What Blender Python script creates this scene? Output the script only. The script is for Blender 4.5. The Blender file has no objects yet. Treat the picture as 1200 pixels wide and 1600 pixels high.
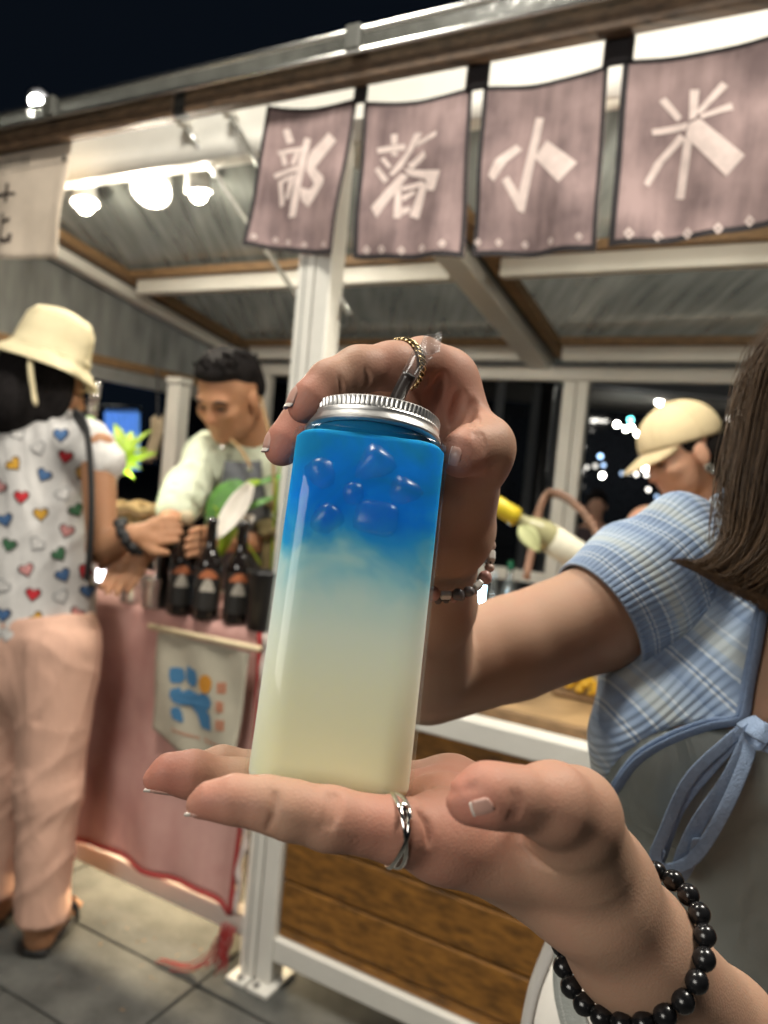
import bpy, bmesh, math, random
import numpy as np
from mathutils import Vector, Matrix, Quaternion
from mathutils.bvhtree import BVHTree

random.seed(7)
RNG = np.random.default_rng(11)
scene = bpy.context.scene
COL = scene.collection
R = math.radians

# ------------------------------------------------------------------ camera
CAM_H = 1.30
PITCH, ROLL = R(-2.6), R(5.2)
FPX = 1200.0                                   # focal length in photo pixels (1200 x 1600)
fw = np.array([0, math.cos(PITCH), math.sin(PITCH)])
r0 = np.array([1.0, 0, 0])
u0 = np.cross(r0, fw)
cr = math.cos(ROLL) * r0 + math.sin(ROLL) * u0
cu = math.cos(ROLL) * u0 - math.sin(ROLL) * r0
CP = np.array([0, 0, CAM_H])
cam_d = bpy.data.cameras.new('camera')
cam = bpy.data.objects.new('camera', cam_d)
COL.objects.link(cam)
cam_d.sensor_fit = 'VERTICAL'
cam_d.sensor_height = 36.0
cam_d.lens = FPX / 1600 * 36.0
cam_d.clip_start, cam_d.clip_end = 0.02, 500
cam.matrix_world = Matrix(((cr[0], cu[0], -fw[0], CP[0]), (cr[1], cu[1], -fw[1], CP[1]),
                           (cr[2], cu[2], -fw[2], CP[2]), (0, 0, 0, 1)))
cam_d.dof.use_dof = True
cam_d.dof.focus_distance = 0.33
cam_d.dof.aperture_fstop = 9.0
scene.camera = cam

# ------------------------------------------------------------------ night sky, exposure
world = bpy.data.worlds.new('World')
scene.world = world
world.use_nodes = True
wn = world.node_tree.nodes
bg = wn['Background']
bg.inputs['Color'].default_value = (0.16, 0.25, 0.42, 1)
bg.inputs['Strength'].default_value = 0.012
scene.view_settings.view_transform = 'Standard'
scene.view_settings.look = 'None'
scene.view_settings.exposure = 0.5
scene.view_settings.gamma = 1.0
scene.render.engine = 'CYCLES'
scene.cycles.use_denoising = True
scene.cycles.max_bounces = 5
scene.cycles.diffuse_bounces = 3
scene.cycles.transparent_max_bounces = 10
scene.cycles.use_adaptive_sampling = True
scene.cycles.adaptive_threshold = 0.03
scene.cycles.sample_clamp_indirect = 6.0
scene.cycles.caustics_reflective = False
scene.cycles.caustics_refractive = False


def V3(a):
    return Vector((float(a[0]), float(a[1]), float(a[2])))


def ray(x, y):
    return fw + cr * ((x - 600) / FPX) + cu * ((800 - y) / FPX)


def P(x, y, d):
    return CP + ray(x, y) * d


# stall axes: u along the front (to the right), v into the stall, measured from the foot of the front post
AZ = R(28.5)
vv = np.array([math.sin(AZ), math.cos(AZ), 0.0])
uu = np.array([math.cos(AZ), -math.sin(AZ), 0.0])
zz = np.array([0, 0, 1.0])
_r = ray(395, 1535)
SO = CP + _r * (-CAM_H / _r[2])


def W(u, v, z):
    return SO + uu * u + vv * v + zz * z


def fp(x, y, v=0.0):
    """photo pixel -> (u, z) on the stall's vertical plane at depth v"""
    q = ray(x, y)
    t = (SO @ vv + v - CP @ vv) / (q @ vv)
    p = CP + q * t - SO
    return p @ uu, p[2]


def onz(x, y, z):
    """photo pixel -> (u, v) on the horizontal plane at height z"""
    q = ray(x, y)
    t = (z - CAM_H) / q[2]
    p = CP + q * t - SO
    return p @ uu, p @ vv


def onu(x, y, u):
    """photo pixel -> (v, z) on the stall's side plane at u"""
    q = ray(x, y)
    t = (SO @ uu + u - CP @ uu) / (q @ uu)
    p = CP + q * t - SO
    return p @ vv, p[2]


# ------------------------------------------------------------------ unseen fill lights added for the market lamps around the camera
def area(name, loc, target, size, power, col, sy=None):
    d = bpy.data.lights.new(name, 'AREA')
    d.energy, d.color, d.size = power, col, size
    if sy:
        d.shape = 'RECTANGLE'
        d.size_y = sy
    o = bpy.data.objects.new(name, d)
    COL.objects.link(o)
    o.location = V3(loc)
    o.rotation_euler = (V3(target) - V3(loc)).to_track_quat('-Z', 'Y').to_euler()
    return o


WARM = (1.0, 0.92, 0.76)
area('market_fill', (-0.7, 0.95, 3.3), (-0.6, 1.5, 0.0), 0.6, 36, (1.0, 0.95, 0.84), 0.4)
area('market_fill', (1.05, 0.75, 3.0), (0.6, 1.4, 0.6), 0.6, 38, (1.0, 0.94, 0.83), 0.4)
area('market_fill', (-1.5, -1.3, 2.0), (0.1, 0.6, 1.15), 1.2, 25, (1.0, 0.95, 0.86), 1.0)


# ------------------------------------------------------------------ materials
def nodes_of(m):
    return m.node_tree.nodes, m.node_tree.links


def M(name, col, rough=0.5, metal=0.0, var=0.12, scale=18.0, bump=0.0, bscale=120.0, stretch=None, rand=0.0, fold=0.0, fscale=9.0, **kw):
    m = bpy.data.materials.new(name)
    m.use_nodes = True
    n, l = nodes_of(m)
    b = n['Principled BSDF']
    b.inputs['Roughness'].default_value = rough
    b.inputs['Metallic'].default_value = metal
    for k, v in kw.items():
        key = k.replace('_', ' ')
        b.inputs[key].default_value = v
    tc = n.new('ShaderNodeTexCoord')
    mp = n.new('ShaderNodeMapping')
    l.new(tc.outputs['Object'], mp.inputs['Vector'])
    if stretch:
        mp.inputs['Rotation'].default_value = (0, 0, AZ)
        mp.inputs['Scale'].default_value = stretch
    nz = n.new('ShaderNodeTexNoise')
    nz.inputs['Scale'].default_value = scale
    nz.inputs['Detail'].default_value = 5
    nz.inputs['Roughness'].default_value = 0.6
    l.new(mp.outputs['Vector'], nz.inputs['Vector'])
    rp = n.new('ShaderNodeValToRGB')
    c = np.array(col)
    rp.color_ramp.elements[0].position = 0.3
    rp.color_ramp.elements[1].position = 0.72
    rp.color_ramp.elements[0].color = (*np.clip(c * (1 - var), 0, 1), 1)
    rp.color_ramp.elements[1].color = (*np.clip(c * (1 + var), 0, 1), 1)
    l.new(nz.outputs['Fac'], rp.inputs['Fac'])
    out = rp.outputs['Color']
    if rand:
        oi = n.new('ShaderNodeObjectInfo')
        hs = n.new('ShaderNodeHueSaturation')
        ma = n.new('ShaderNodeMapRange')
        ma.inputs['To Min'].default_value = 1 - rand
        ma.inputs['To Max'].default_value = 1 + rand
        l.new(oi.outputs['Random'], ma.inputs['Value'])
        l.new(ma.outputs['Result'], hs.inputs['Value'])
        l.new(out, hs.inputs['Color'])
        out = hs.outputs['Color']
    l.new(out, b.inputs['Base Color'])
    if bump:
        n2 = n.new('ShaderNodeTexNoise')
        n2.inputs['Scale'].default_value = bscale
        n2.inputs['Detail'].default_value = 4
        l.new(mp.outputs['Vector'], n2.inputs['Vector'])
        bp = n.new('ShaderNodeBump')
        bp.inputs['Strength'].default_value = bump
        bp.inputs['Distance'].default_value = 0.003
        l.new(n2.outputs['Fac'], bp.inputs['Height'])
        l.new(bp.outputs['Normal'], b.inputs['Normal'])
        if fold:
            m3 = n.new('ShaderNodeMapping')
            m3.inputs['Scale'].default_value = (1.6, 1.6, .55)
            l.new(tc.outputs['Object'], m3.inputs['Vector'])
            n3 = n.new('ShaderNodeTexNoise')
            n3.inputs['Scale'].default_value = fscale
            n3.inputs['Detail'].default_value = 2
            n3.inputs['Distortion'].default_value = 0.8
            l.new(m3.outputs['Vector'], n3.inputs['Vector'])
            b3 = n.new('ShaderNodeBump')
            b3.inputs['Strength'].default_value = fold
            b3.inputs['Distance'].default_value = 0.05
            l.new(n3.outputs['Fac'], b3.inputs['Height'])
            l.new(b3.outputs['Normal'], bp.inputs['Normal'])
    return m


def emit(name, col, s):
    m = bpy.data.materials.new(name)
    m.use_nodes = True
    n, l = nodes_of(m)
    b = n['Principled BSDF']
    b.inputs['Base Color'].default_value = (0.8, 0.8, 0.8, 1)
    b.inputs['Emission Color'].default_value = (*col, 1)
    b.inputs['Emission Strength'].default_value = s
    return m


def film(name, tint=(0.95, 0.97, 1), gloss=0.12, rough=0.08, haze=0.0, hazecol=(0.8, 0.8, 0.78), bump=0, bscale=200, aniso=None, fres=1.35):
    """thin clear plastic: light passes straight through, a sheen on top"""
    m = bpy.data.materials.new(name)
    m.use_nodes = True
    n, l = nodes_of(m)
    n.remove(n['Principled BSDF'])
    out = n['Material Output']
    tr = n.new('ShaderNodeBsdfTransparent')
    tr.inputs['Color'].default_value = (*tint, 1)
    gl = n.new('ShaderNodeBsdfAnisotropic') if aniso else n.new('ShaderNodeBsdfGlossy')
    gl.inputs['Roughness'].default_value = rough
    if aniso:
        gl.inputs['Anisotropy'].default_value = aniso
        tn = n.new('ShaderNodeCombineXYZ')
        for i in range(3):
            tn.inputs[i].default_value = float(vv[i])
        l.new(tn.outputs[0], gl.inputs['Tangent'])
    fr = n.new('ShaderNodeLayerWeight')
    fr.inputs['Blend'].default_value = 0.25
    mr = n.new('ShaderNodeMapRange')
    mr.inputs['To Min'].default_value = gloss
    mr.inputs['To Max'].default_value = min(1, gloss * 5 + 0.1)
    l.new(fr.outputs['Facing'], mr.inputs['Value'])
    base = tr.outputs[0]
    if haze:
        df = n.new('ShaderNodeBsdfDiffuse')
        df.inputs['Color'].default_value = (*hazecol, 1)
        tl = n.new('ShaderNodeBsdfTranslucent')
        tl.inputs['Color'].default_value = (*hazecol, 1)
        a = n.new('ShaderNodeMixShader')
        a.inputs[0].default_value = 0.5
        l.new(df.outputs[0], a.inputs[1])
        l.new(tl.outputs[0], a.inputs[2])
        h = n.new('ShaderNodeMixShader')
        h.inputs[0].default_value = haze
        l.new(tr.outputs[0], h.inputs[1])
        l.new(a.outputs[0], h.inputs[2])
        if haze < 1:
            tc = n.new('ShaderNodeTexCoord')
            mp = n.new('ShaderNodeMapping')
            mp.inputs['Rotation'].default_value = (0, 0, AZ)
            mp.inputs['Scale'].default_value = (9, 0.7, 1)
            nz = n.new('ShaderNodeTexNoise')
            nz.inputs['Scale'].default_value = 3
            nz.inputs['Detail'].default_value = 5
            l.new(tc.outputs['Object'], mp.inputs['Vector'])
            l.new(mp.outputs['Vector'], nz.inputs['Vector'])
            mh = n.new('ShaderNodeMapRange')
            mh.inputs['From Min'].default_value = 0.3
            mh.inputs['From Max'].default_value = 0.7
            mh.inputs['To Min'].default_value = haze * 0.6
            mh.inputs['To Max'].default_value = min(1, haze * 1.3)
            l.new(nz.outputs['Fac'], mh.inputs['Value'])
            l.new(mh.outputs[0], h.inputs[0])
        base = h.outputs[0]
    mx = n.new('ShaderNodeMixShader')
    l.new(mr.outputs[0], mx.inputs[0])
    l.new(base, mx.inputs[1])
    l.new(gl.outputs[0], mx.inputs[2])
    if bump:
        tc = n.new('ShaderNodeTexCoord')
        nz = n.new('ShaderNodeTexNoise')
        nz.inputs['Scale'].default_value = bscale
        l.new(tc.outputs['Object'], nz.inputs['Vector'])
        bp = n.new('ShaderNodeBump')
        bp.inputs['Strength'].default_value = bump
        bp.inputs['Distance'].default_value = 0.002
        l.new(nz.outputs['Fac'], bp.inputs['Height'])
        l.new(bp.outputs[0], gl.inputs['Normal'])
    l.new(mx.outputs[0], out.inputs['Surface'])
    return m


def skin(name, col, red=(0.62, 0.26, 0.20), rough=0.58, sub=0.12, fine=1.0):
    """skin: base colour, redness from the painted 'tint' attribute, mottling, fine creases"""
    m = bpy.data.materials.new(name)
    m.use_nodes = True
    n, l = nodes_of(m)
    b = n['Principled BSDF']
    tc = n.new('ShaderNodeTexCoord')
    nz = n.new('ShaderNodeTexNoise')
    nz.inputs['Scale'].default_value = 34 * fine
    nz.inputs['Detail'].default_value = 9
    nz.inputs['Roughness'].default_value = 0.62
    l.new(tc.outputs['Object'], nz.inputs['Vector'])
    at = n.new('ShaderNodeAttribute')
    at.attribute_name = 'tint'
    mul = n.new('ShaderNodeMath')
    mul.operation = 'MULTIPLY_ADD'
    l.new(nz.outputs['Fac'], mul.inputs[0])
    mul.inputs[1].default_value = 0.7
    l.new(at.outputs['Fac'], mul.inputs[2])
    sb = n.new('ShaderNodeMath')
    sb.operation = 'SUBTRACT'
    sb.use_clamp = True
    l.new(mul.outputs[0], sb.inputs[0])
    sb.inputs[1].default_value = 0.32
    mx = n.new('ShaderNodeMix')
    mx.data_type = 'RGBA'
    mx.inputs['A'].default_value = (*col, 1)
    mx.inputs['B'].default_value = (*red, 1)
    l.new(sb.outputs[0], mx.inputs['Factor'])
    l.new(mx.outputs['Result'], b.inputs['Base Color'])
    b.inputs['Roughness'].default_value = rough
    b.inputs['Subsurface Weight'].default_value = sub
    b.inputs['Subsurface Radius'].default_value = (1.0, 0.35, 0.2)
    b.inputs['Subsurface Scale'].default_value = 0.006
    b.inputs['Specular IOR Level'].default_value = 0.3
    vo = n.new('ShaderNodeTexVoronoi')
    vo.inputs['Scale'].default_value = 900 * fine
    l.new(tc.outputs['Object'], vo.inputs['Vector'])
    n3 = n.new('ShaderNodeTexNoise')
    n3.inputs['Scale'].default_value = 300 * fine
    n3.inputs['Detail'].default_value = 4
    l.new(tc.outputs['Object'], n3.inputs['Vector'])
    ad = n.new('ShaderNodeMath')
    ad.operation = 'ADD'
    l.new(vo.outputs['Distance'], ad.inputs[0])
    l.new(n3.outputs['Fac'], ad.inputs[1])
    bp = n.new('ShaderNodeBump')
    bp.inputs['Strength'].default_value = 0.16
    bp.inputs['Distance'].default_value = 0.0005
    l.new(ad.outputs[0], bp.inputs['Height'])
    l.new(bp.outputs[0], b.inputs['Normal'])
    return m


WHITE = M('white_powder_coated_steel', (0.74, 0.72, 0.66), 0.42, var=0.07, scale=6, bump=0.15, bscale=60)
WOODB = M('dark_weathered_beam_wood', (0.105, 0.062, 0.034), 0.62, var=0.55, scale=7, bump=0.5, bscale=30, stretch=(0.7, 9, 9))
WOODT = M('tan_batten_wood', (0.22, 0.13, 0.06), 0.6, var=0.3, scale=7, bump=0.3, bscale=30, stretch=(0.8, 8, 8))
PLANK = M('amber_stained_plank_wood', (0.225, 0.098, 0.017), 0.5, var=0.6, scale=3.2, bump=0.5, bscale=10, stretch=(0.55, 12, 20), rand=0.28)
PAVE = M('grey_paving_stone', (0.082, 0.082, 0.075), 0.8, var=0.5, scale=7, bump=0.5, bscale=70, rand=0.1)
SOIL = M('dark_joint_sand', (0.06, 0.058, 0.052), 0.95, var=0.3, scale=30, bump=0.4)
ALU = M('brushed_aluminium', (0.78, 0.77, 0.74), 0.26, 1.0, var=0.05, scale=60, bump=0.05, bscale=400)
BLACKM = M('black_plastic', (0.012, 0.012, 0.013), 0.35, var=0.2)


# ------------------------------------------------------------------ mesh helpers
def mesh(name, V, F, mat, parent=None, smooth=False, mods=(), attr=None, uv=None):
    me = bpy.data.meshes.new(name)
    me.from_pydata([tuple(map(float, p)) for p in V], [], [tuple(map(int, f)) for f in F])
    me.update()
    if smooth:
        me.polygons.foreach_set('use_smooth', np.ones(len(me.polygons), dtype=bool))
    if mat:
        me.materials.append(mat)
    if attr is not None:
        a = me.attributes.new('tint', 'FLOAT', 'POINT')
        a.data.foreach_set('value', np.asarray(attr, dtype=np.float32))
    o = bpy.data.objects.new(name, me)
    COL.objects.link(o)
    if parent is not None:
        put(o, parent)
    return o


def put(o, parent):
    """parent o, keeping world-space vertices where they are"""
    o.parent = parent
    p = parent
    m = Matrix.Identity(4)
    chain = []
    while p is not None:
        chain.append(p)
        p = p.parent
    for q in reversed(chain):
        m = m @ q.matrix_parent_inverse @ q.matrix_basis
    o.matrix_parent_inverse = m.inverted()


def thing(name, loc, label, cat, group=None):
    o = bpy.data.objects.new(name, None)
    COL.objects.link(o)
    o.location = V3(loc)
    o.empty_display_size = 0.05
    return tag(o, label, cat, group)


def tag(o, label, cat=None, group=None, kind=None):
    if label:
        o['label'] = label
    if cat:
        o['category'] = cat
    if group:
        o['group'] = group
    if kind:
        o['kind'] = kind
    return o


class MB:
    def __init__(s):
        s.V, s.F = [], []

    def add(s, V, F):
        b = len(s.V)
        s.V += [np.asarray(p, float) for p in V]
        s.F += [tuple(i + b for i in f) for f in F]
        return s

    def obb(s, c, ex, ey, ez):
        c, ex, ey, ez = map(np.asarray, (c, ex, ey, ez))
        V = [c + ex * i + ey * j + ez * k for k in (-1, 1) for j in (-1, 1) for i in (-1, 1)]
        return s.add(V, [(0, 2, 3, 1), (4, 5, 7, 6), (0, 1, 5, 4), (2, 6, 7, 3), (0, 4, 6, 2), (1, 3, 7, 5)])

    def sbox(s, a, b, c, d, e, f):
        return s.obb(W((a + b) / 2, (c + d) / 2, (e + f) / 2), uu * (b - a) / 2, vv * (d - c) / 2, zz * (f - e) / 2)

    def bar(s, p, q, w, h, up=zz):
        p, q = np.asarray(p), np.asarray(q)
        d = q - p
        L = np.linalg.norm(d)
        d = d / L
        sd = np.cross(d, up)
        sd /= np.linalg.norm(sd)
        u2 = np.cross(sd, d)
        return s.obb((p + q) / 2, d * L / 2, sd * w / 2, u2 * h / 2)

    def tube(s, pts, rad, n=10, caps=True, flat=None, twist=None):
        pts = np.asarray(pts, float)
        k = len(pts)
        rad = np.full(k, rad) if np.isscalar(rad) else np.asarray(rad, float)
        T = np.gradient(pts, axis=0)
        T /= np.linalg.norm(T, axis=1)[:, None] + 1e-12
        ref = np.array([0.31, 0.2, 0.93]) if abs(T[0] @ np.array([0.31, 0.2, 0.93])) < 0.9 else np.array([1.0, 0, 0])
        if twist is not None:
            ref = np.asarray(twist, float)
        nrm = np.cross(T[0], ref)
        nrm /= np.linalg.norm(nrm)
        V, F = [], []
        for i in range(k):
            nrm = nrm - T[i] * (nrm @ T[i])
            nrm /= np.linalg.norm(nrm) + 1e-12
            bn = np.cross(T[i], nrm)
            fl = 1.0 if flat is None else (flat if np.isscalar(flat) else flat[i])
            for j in range(n):
                a = 2 * math.pi * j / n
                V.append(pts[i] + rad[i] * (math.cos(a) * nrm + fl * math.sin(a) * bn))
        for i in range(k - 1):
            for j in range(n):
                F.append((i * n + j, i * n + (j + 1) % n, (i + 1) * n + (j + 1) % n, (i + 1) * n + j))
        if caps:
            F.append(tuple(range(n))[::-1])
            F.append(tuple(range((k - 1) * n, k * n)))
        return s.add(V, F)

    def lathe(s, prof, base=(0, 0, 0), axis=(0, 0, 1), n=24, mod=None):
        ax = np.asarray(axis, float)
        ax /= np.linalg.norm(ax)
        t = np.array([1.0, 0, 0]) if abs(ax[0]) < 0.9 else np.array([0, 1.0, 0])
        e1 = np.cross(ax, t)
        e1 /= np.linalg.norm(e1)
        e2 = np.cross(ax, e1)
        V, F = [], []
        for i, (r_, h_) in enumerate(prof):
            for j in range(n):
                a = 2 * math.pi * j / n
                rr = r_ if mod is None else mod(i, j, r_)
                V.append(np.asarray(base) + ax * h_ + rr * (math.cos(a) * e1 + math.sin(a) * e2))
        for i in range(len(prof) - 1):
            for j in range(n):
                F.append((i * n + j, i * n + (j + 1) % n, (i + 1) * n + (j + 1) % n, (i + 1) * n + j))
        if prof[0][0] > 1e-6:
            F.append(tuple(range(n))[::-1])
        if prof[-1][0] > 1e-6:
            F.append(tuple(range((len(prof) - 1) * n, len(prof) * n)))
        return s.add(V, F)

    def grid(s, G, closed=False):
        G = np.asarray(G, float)
        a, b = G.shape[:2]
        F = []
        for i in range(a - 1):
            for j in range(b if closed else b - 1):
                j2 = (j + 1) % b
                F.append((i * b + j, i * b + j2, (i + 1) * b + j2, (i + 1) * b + j))
        return s.add(G.reshape(-1, 3), F)

    def ball(s, c, r_, n=10, sq=(1, 1, 1)):
        prof = []
        V, F = [], []
        m = max(4, n // 2 + 1)
        for i in range(m + 1):
            t = math.pi * i / m
            for j in range(n):
                a = 2 * math.pi * j / n
                V.append(np.asarray(c) + r_ * np.array([math.sin(t) * math.cos(a) * sq[0], math.sin(t) * math.sin(a) * sq[1], math.cos(t) * sq[2]]))
        for i in range(m):
            for j in range(n):
                F.append((i * n + j, (i + 1) * n + j, (i + 1) * n + (j + 1) % n, i * n + (j + 1) % n))
        return s.add(V, F)

    def build(s, name, mat, parent=None, smooth=False, bevel=0.0, solid=0.0):
        o = mesh(name, s.V, s.F, mat, parent, smooth)
        if bevel:
            b = o.modifiers.new('bevel', 'BEVEL')
            b.width, b.segments = bevel, 2
            b.limit_method = 'ANGLE'
        if solid:
            b = o.modifiers.new('solid', 'SOLIDIFY')
            b.thickness = solid
            b.offset = 0
        return o


def smooth_path(pts, n):
    """Catmull-Rom through points"""
    p = np.asarray(pts, float)
    p = np.vstack([2 * p[0] - p[1], p, 2 * p[-1] - p[-2]])
    out = []
    m = len(p) - 3
    for k in range(n):
        t = k / (n - 1) * m
        i = min(int(t), m - 1)
        t -= i
        a, b, c, d = p[i:i + 4]
        out.append(0.5 * ((2 * b) + (c - a) * t + (2 * a - 5 * b + 4 * c - d) * t * t + (3 * b - a - 3 * c + d) * t ** 3))
    return np.array(out)


def patch(ctrl, a, b):
    """smooth surface through a grid of control points"""
    ctrl = np.asarray(ctrl, float)
    rows = np.array([smooth_path(r_, b) for r_ in ctrl])
    return np.array([smooth_path(rows[:, j], a) for j in range(b)]).transpose(1, 0, 2)


def crumple(V, F, amp, sc, seed=0, vert=.5):
    """sharp-ridged cloth creases pushed into a mesh along its normals"""
    me = bpy.data.meshes.new('tmp')
    me.from_pydata(V.tolist(), [], F.tolist())
    me.update()
    N = np.zeros(len(V) * 3, np.float32)
    me.vertices.foreach_get('normal', N)
    bpy.data.meshes.remove(me)
    N = N.reshape(-1, 3)
    g = np.random.default_rng(seed)
    d = np.zeros(len(V))
    for k in range(5):
        dr = g.normal(size=3) * np.array([1, 1, vert])
        dr /= np.linalg.norm(dr)
        d2 = g.normal(size=3)
        f = sc * (.6 + .5 * k)
        ph = V @ dr * f + 1.6 * np.sin(V @ d2 * f * .45 + k) + g.uniform(0, 6)
        env = .5 + .5 * np.sin(V @ g.normal(size=3) * sc * .35 + k * 2)
        d += (1 - np.abs(np.sin(ph))) ** 3 * env / (1 + .5 * k)
    return V + N * (amp * (d - .35))[:, None]


# ------------------------------------------------------------------ smooth blended volumes -> one continuous skin (surface nets)
class Vol:
    def __init__(s, h):
        s.h, s.p = h, []

    def seg(s, a, b, ra, rb, k=0.006, sub=False, sq=None):
        """tapered limb from a to b; sq=(axis, factor): flattened along axis"""
        s.p.append(('s', np.asarray(a, float), np.asarray(b, float), ra, rb, k, sub, sq))
        return s

    def chain(s, pts, rad, k=0.006, sub=False, sq=None):
        for i in range(len(pts) - 1):
            s.seg(pts[i], pts[i + 1], rad[i], rad[i + 1], k, sub, sq)
        return s

    def ell(s, c, rx, k=0.006, axes=None, sub=False):
        s.p.append(('e', np.asarray(c, float), np.asarray(rx, float), np.eye(3) if axes is None else np.asarray(axes, float), k, sub))
        return s

    def cut(s, pt, n):
        """remove everything on the n side of the plane"""
        s.p.append(('c', np.asarray(pt, float), np.asarray(n, float) / np.linalg.norm(n)))
        return s

    def bounds(s):
        lo, hi = np.full(3, 1e9), np.full(3, -1e9)
        for p in s.p:
            if p[0] == 's' and not p[6]:
                r_ = max(p[3], p[4])
                lo = np.minimum(lo, np.minimum(p[1], p[2]) - r_)
                hi = np.maximum(hi, np.maximum(p[1], p[2]) + r_)
            elif p[0] == 'e' and not p[5]:
                lo = np.minimum(lo, p[1] - p[2].max())
                hi = np.maximum(hi, p[1] + p[2].max())
        return lo - 4 * s.h, hi + 4 * s.h

    def field(s):
        lo, hi = s.bounds()
        h = s.h
        N = np.ceil((hi - lo) / h).astype(int) + 1
        ax = [(lo[i] + h * np.arange(N[i])).astype(np.float32) for i in range(3)]
        D = np.full(N, 0.05 + 10 * h, np.float32)
        for p in s.p:
            if p[0] == 'c':
                d = ((ax[0] - p[1][0])[:, None, None] * p[2][0] + (ax[1] - p[1][1])[None, :, None] * p[2][1]
                     + (ax[2] - p[1][2])[None, None, :] * p[2][2])
                D = np.maximum(D, d)
                continue
            if p[0] == 's':
                r_ = max(p[3], p[4])
                k = p[5]
                l_, h_ = np.minimum(p[1], p[2]) - r_, np.maximum(p[1], p[2]) + r_
            else:
                k = p[4]
                l_, h_ = p[1] - p[2].max(), p[1] + p[2].max()
            m = k * 1.2 + 4 * h + 0.004
            i0 = np.clip(np.floor((l_ - m - lo) / h).astype(int), 0, N)
            i1 = np.clip(np.ceil((h_ + m - lo) / h).astype(int) + 1, 0, N)
            if (i1 <= i0).any():
                continue
            X = ax[0][i0[0]:i1[0]][:, None, None]
            Y = ax[1][i0[1]:i1[1]][None, :, None]
            Z = ax[2][i0[2]:i1[2]][None, None, :]
            if p[0] == 's':
                a, b = p[1], p[2]
                d_ = b - a
                L2 = max(float(d_ @ d_), 1e-12)
                t = np.clip(((X - a[0]) * d_[0] + (Y - a[1]) * d_[1] + (Z - a[2]) * d_[2]) / L2, 0, 1)
                qx, qy, qz = X - a[0] - t * d_[0], Y - a[1] - t * d_[1], Z - a[2] - t * d_[2]
                if p[7] is not None:
                    n_, f_ = np.asarray(p[7][0], float), p[7][1]
                    n_ = n_ / np.linalg.norm(n_)
                    dn = qx * n_[0] + qy * n_[1] + qz * n_[2]
                    d = np.sqrt(np.maximum(qx * qx + qy * qy + qz * qz - dn * dn + (dn * f_) ** 2, 0))
                    d = (d - (p[3] + (p[4] - p[3]) * t)) / math.sqrt(f_) if f_ > 1 else d - (p[3] + (p[4] - p[3]) * t)
                else:
                    d = np.sqrt(qx * qx + qy * qy + qz * qz) - (p[3] + (p[4] - p[3]) * t)
                sub = p[6]
            else:
                A = p[3]
                c = p[1]
                q = [(X - c[0]) * A[i][0] + (Y - c[1]) * A[i][1] + (Z - c[2]) * A[i][2] for i in range(3)]
                rx = p[2]
                k0 = np.sqrt((q[0] / rx[0]) ** 2 + (q[1] / rx[1]) ** 2 + (q[2] / rx[2]) ** 2)
                k1 = np.sqrt((q[0] / rx[0] ** 2) ** 2 + (q[1] / rx[1] ** 2) ** 2 + (q[2] / rx[2] ** 2) ** 2)
                d = k0 * (k0 - 1) / np.maximum(k1, 1e-6)
                sub = p[5]
            sl = D[i0[0]:i1[0], i0[1]:i1[1], i0[2]:i1[2]]
            d = d.astype(np.float32)
            kk = max(k, 1e-6)
            if sub:
                d = -d
                hh = np.maximum(kk - np.abs(sl - d), 0) / kk
                sl[...] = np.maximum(sl, d) + hh * hh * kk / 4
            else:
                hh = np.maximum(kk - np.abs(sl - d), 0) / kk
                sl[...] = np.minimum(sl, d) - hh * hh * kk / 4
        return D, lo

    def arrays(s):
        D, lo = s.field()
        return nets(D, lo, s.h)

    def build(s, name, mat, parent=None, tint=None, smooth_it=2, cr_=None):
        V, F = s.arrays()
        if cr_:
            V = crumple(V, F, *cr_)
        return vol_mesh(name, V, F, mat, parent, tint, smooth_it)


def vol_mesh(name, V, F, mat, parent=None, tint=None, smooth_it=2):
    me = bpy.data.meshes.new(name)
    nF = len(F)
    me.vertices.add(len(V))
    me.vertices.foreach_set('co', V.astype(np.float32).ravel())
    me.loops.add(nF * 4)
    me.loops.foreach_set('vertex_index', F.astype(np.int32).ravel())
    me.polygons.add(nF)
    me.polygons.foreach_set('loop_start', np.arange(0, nF * 4, 4, dtype=np.int32))
    me.update(calc_edges=True)
    me.validate()
    me.polygons.foreach_set('use_smooth', np.ones(len(me.polygons), dtype=bool))
    if mat:
        me.materials.append(mat)
    a = me.attributes.new('tint', 'FLOAT', 'POINT')
    t = np.zeros(len(V), np.float32)
    if tint:
        for c, r_, w in tint:
            d2 = ((V - np.asarray(c)) ** 2).sum(1)
            t += (w * np.exp(-d2 / (r_ * r_))).astype(np.float32)
    a.data.foreach_set('value', t)
    o = bpy.data.objects.new(name, me)
    COL.objects.link(o)
    if smooth_it:
        sm = o.modifiers.new('smooth', 'SMOOTH')
        sm.iterations, sm.factor = smooth_it, 0.5
    if parent is not None:
        put(o, parent)
    return o


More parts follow.
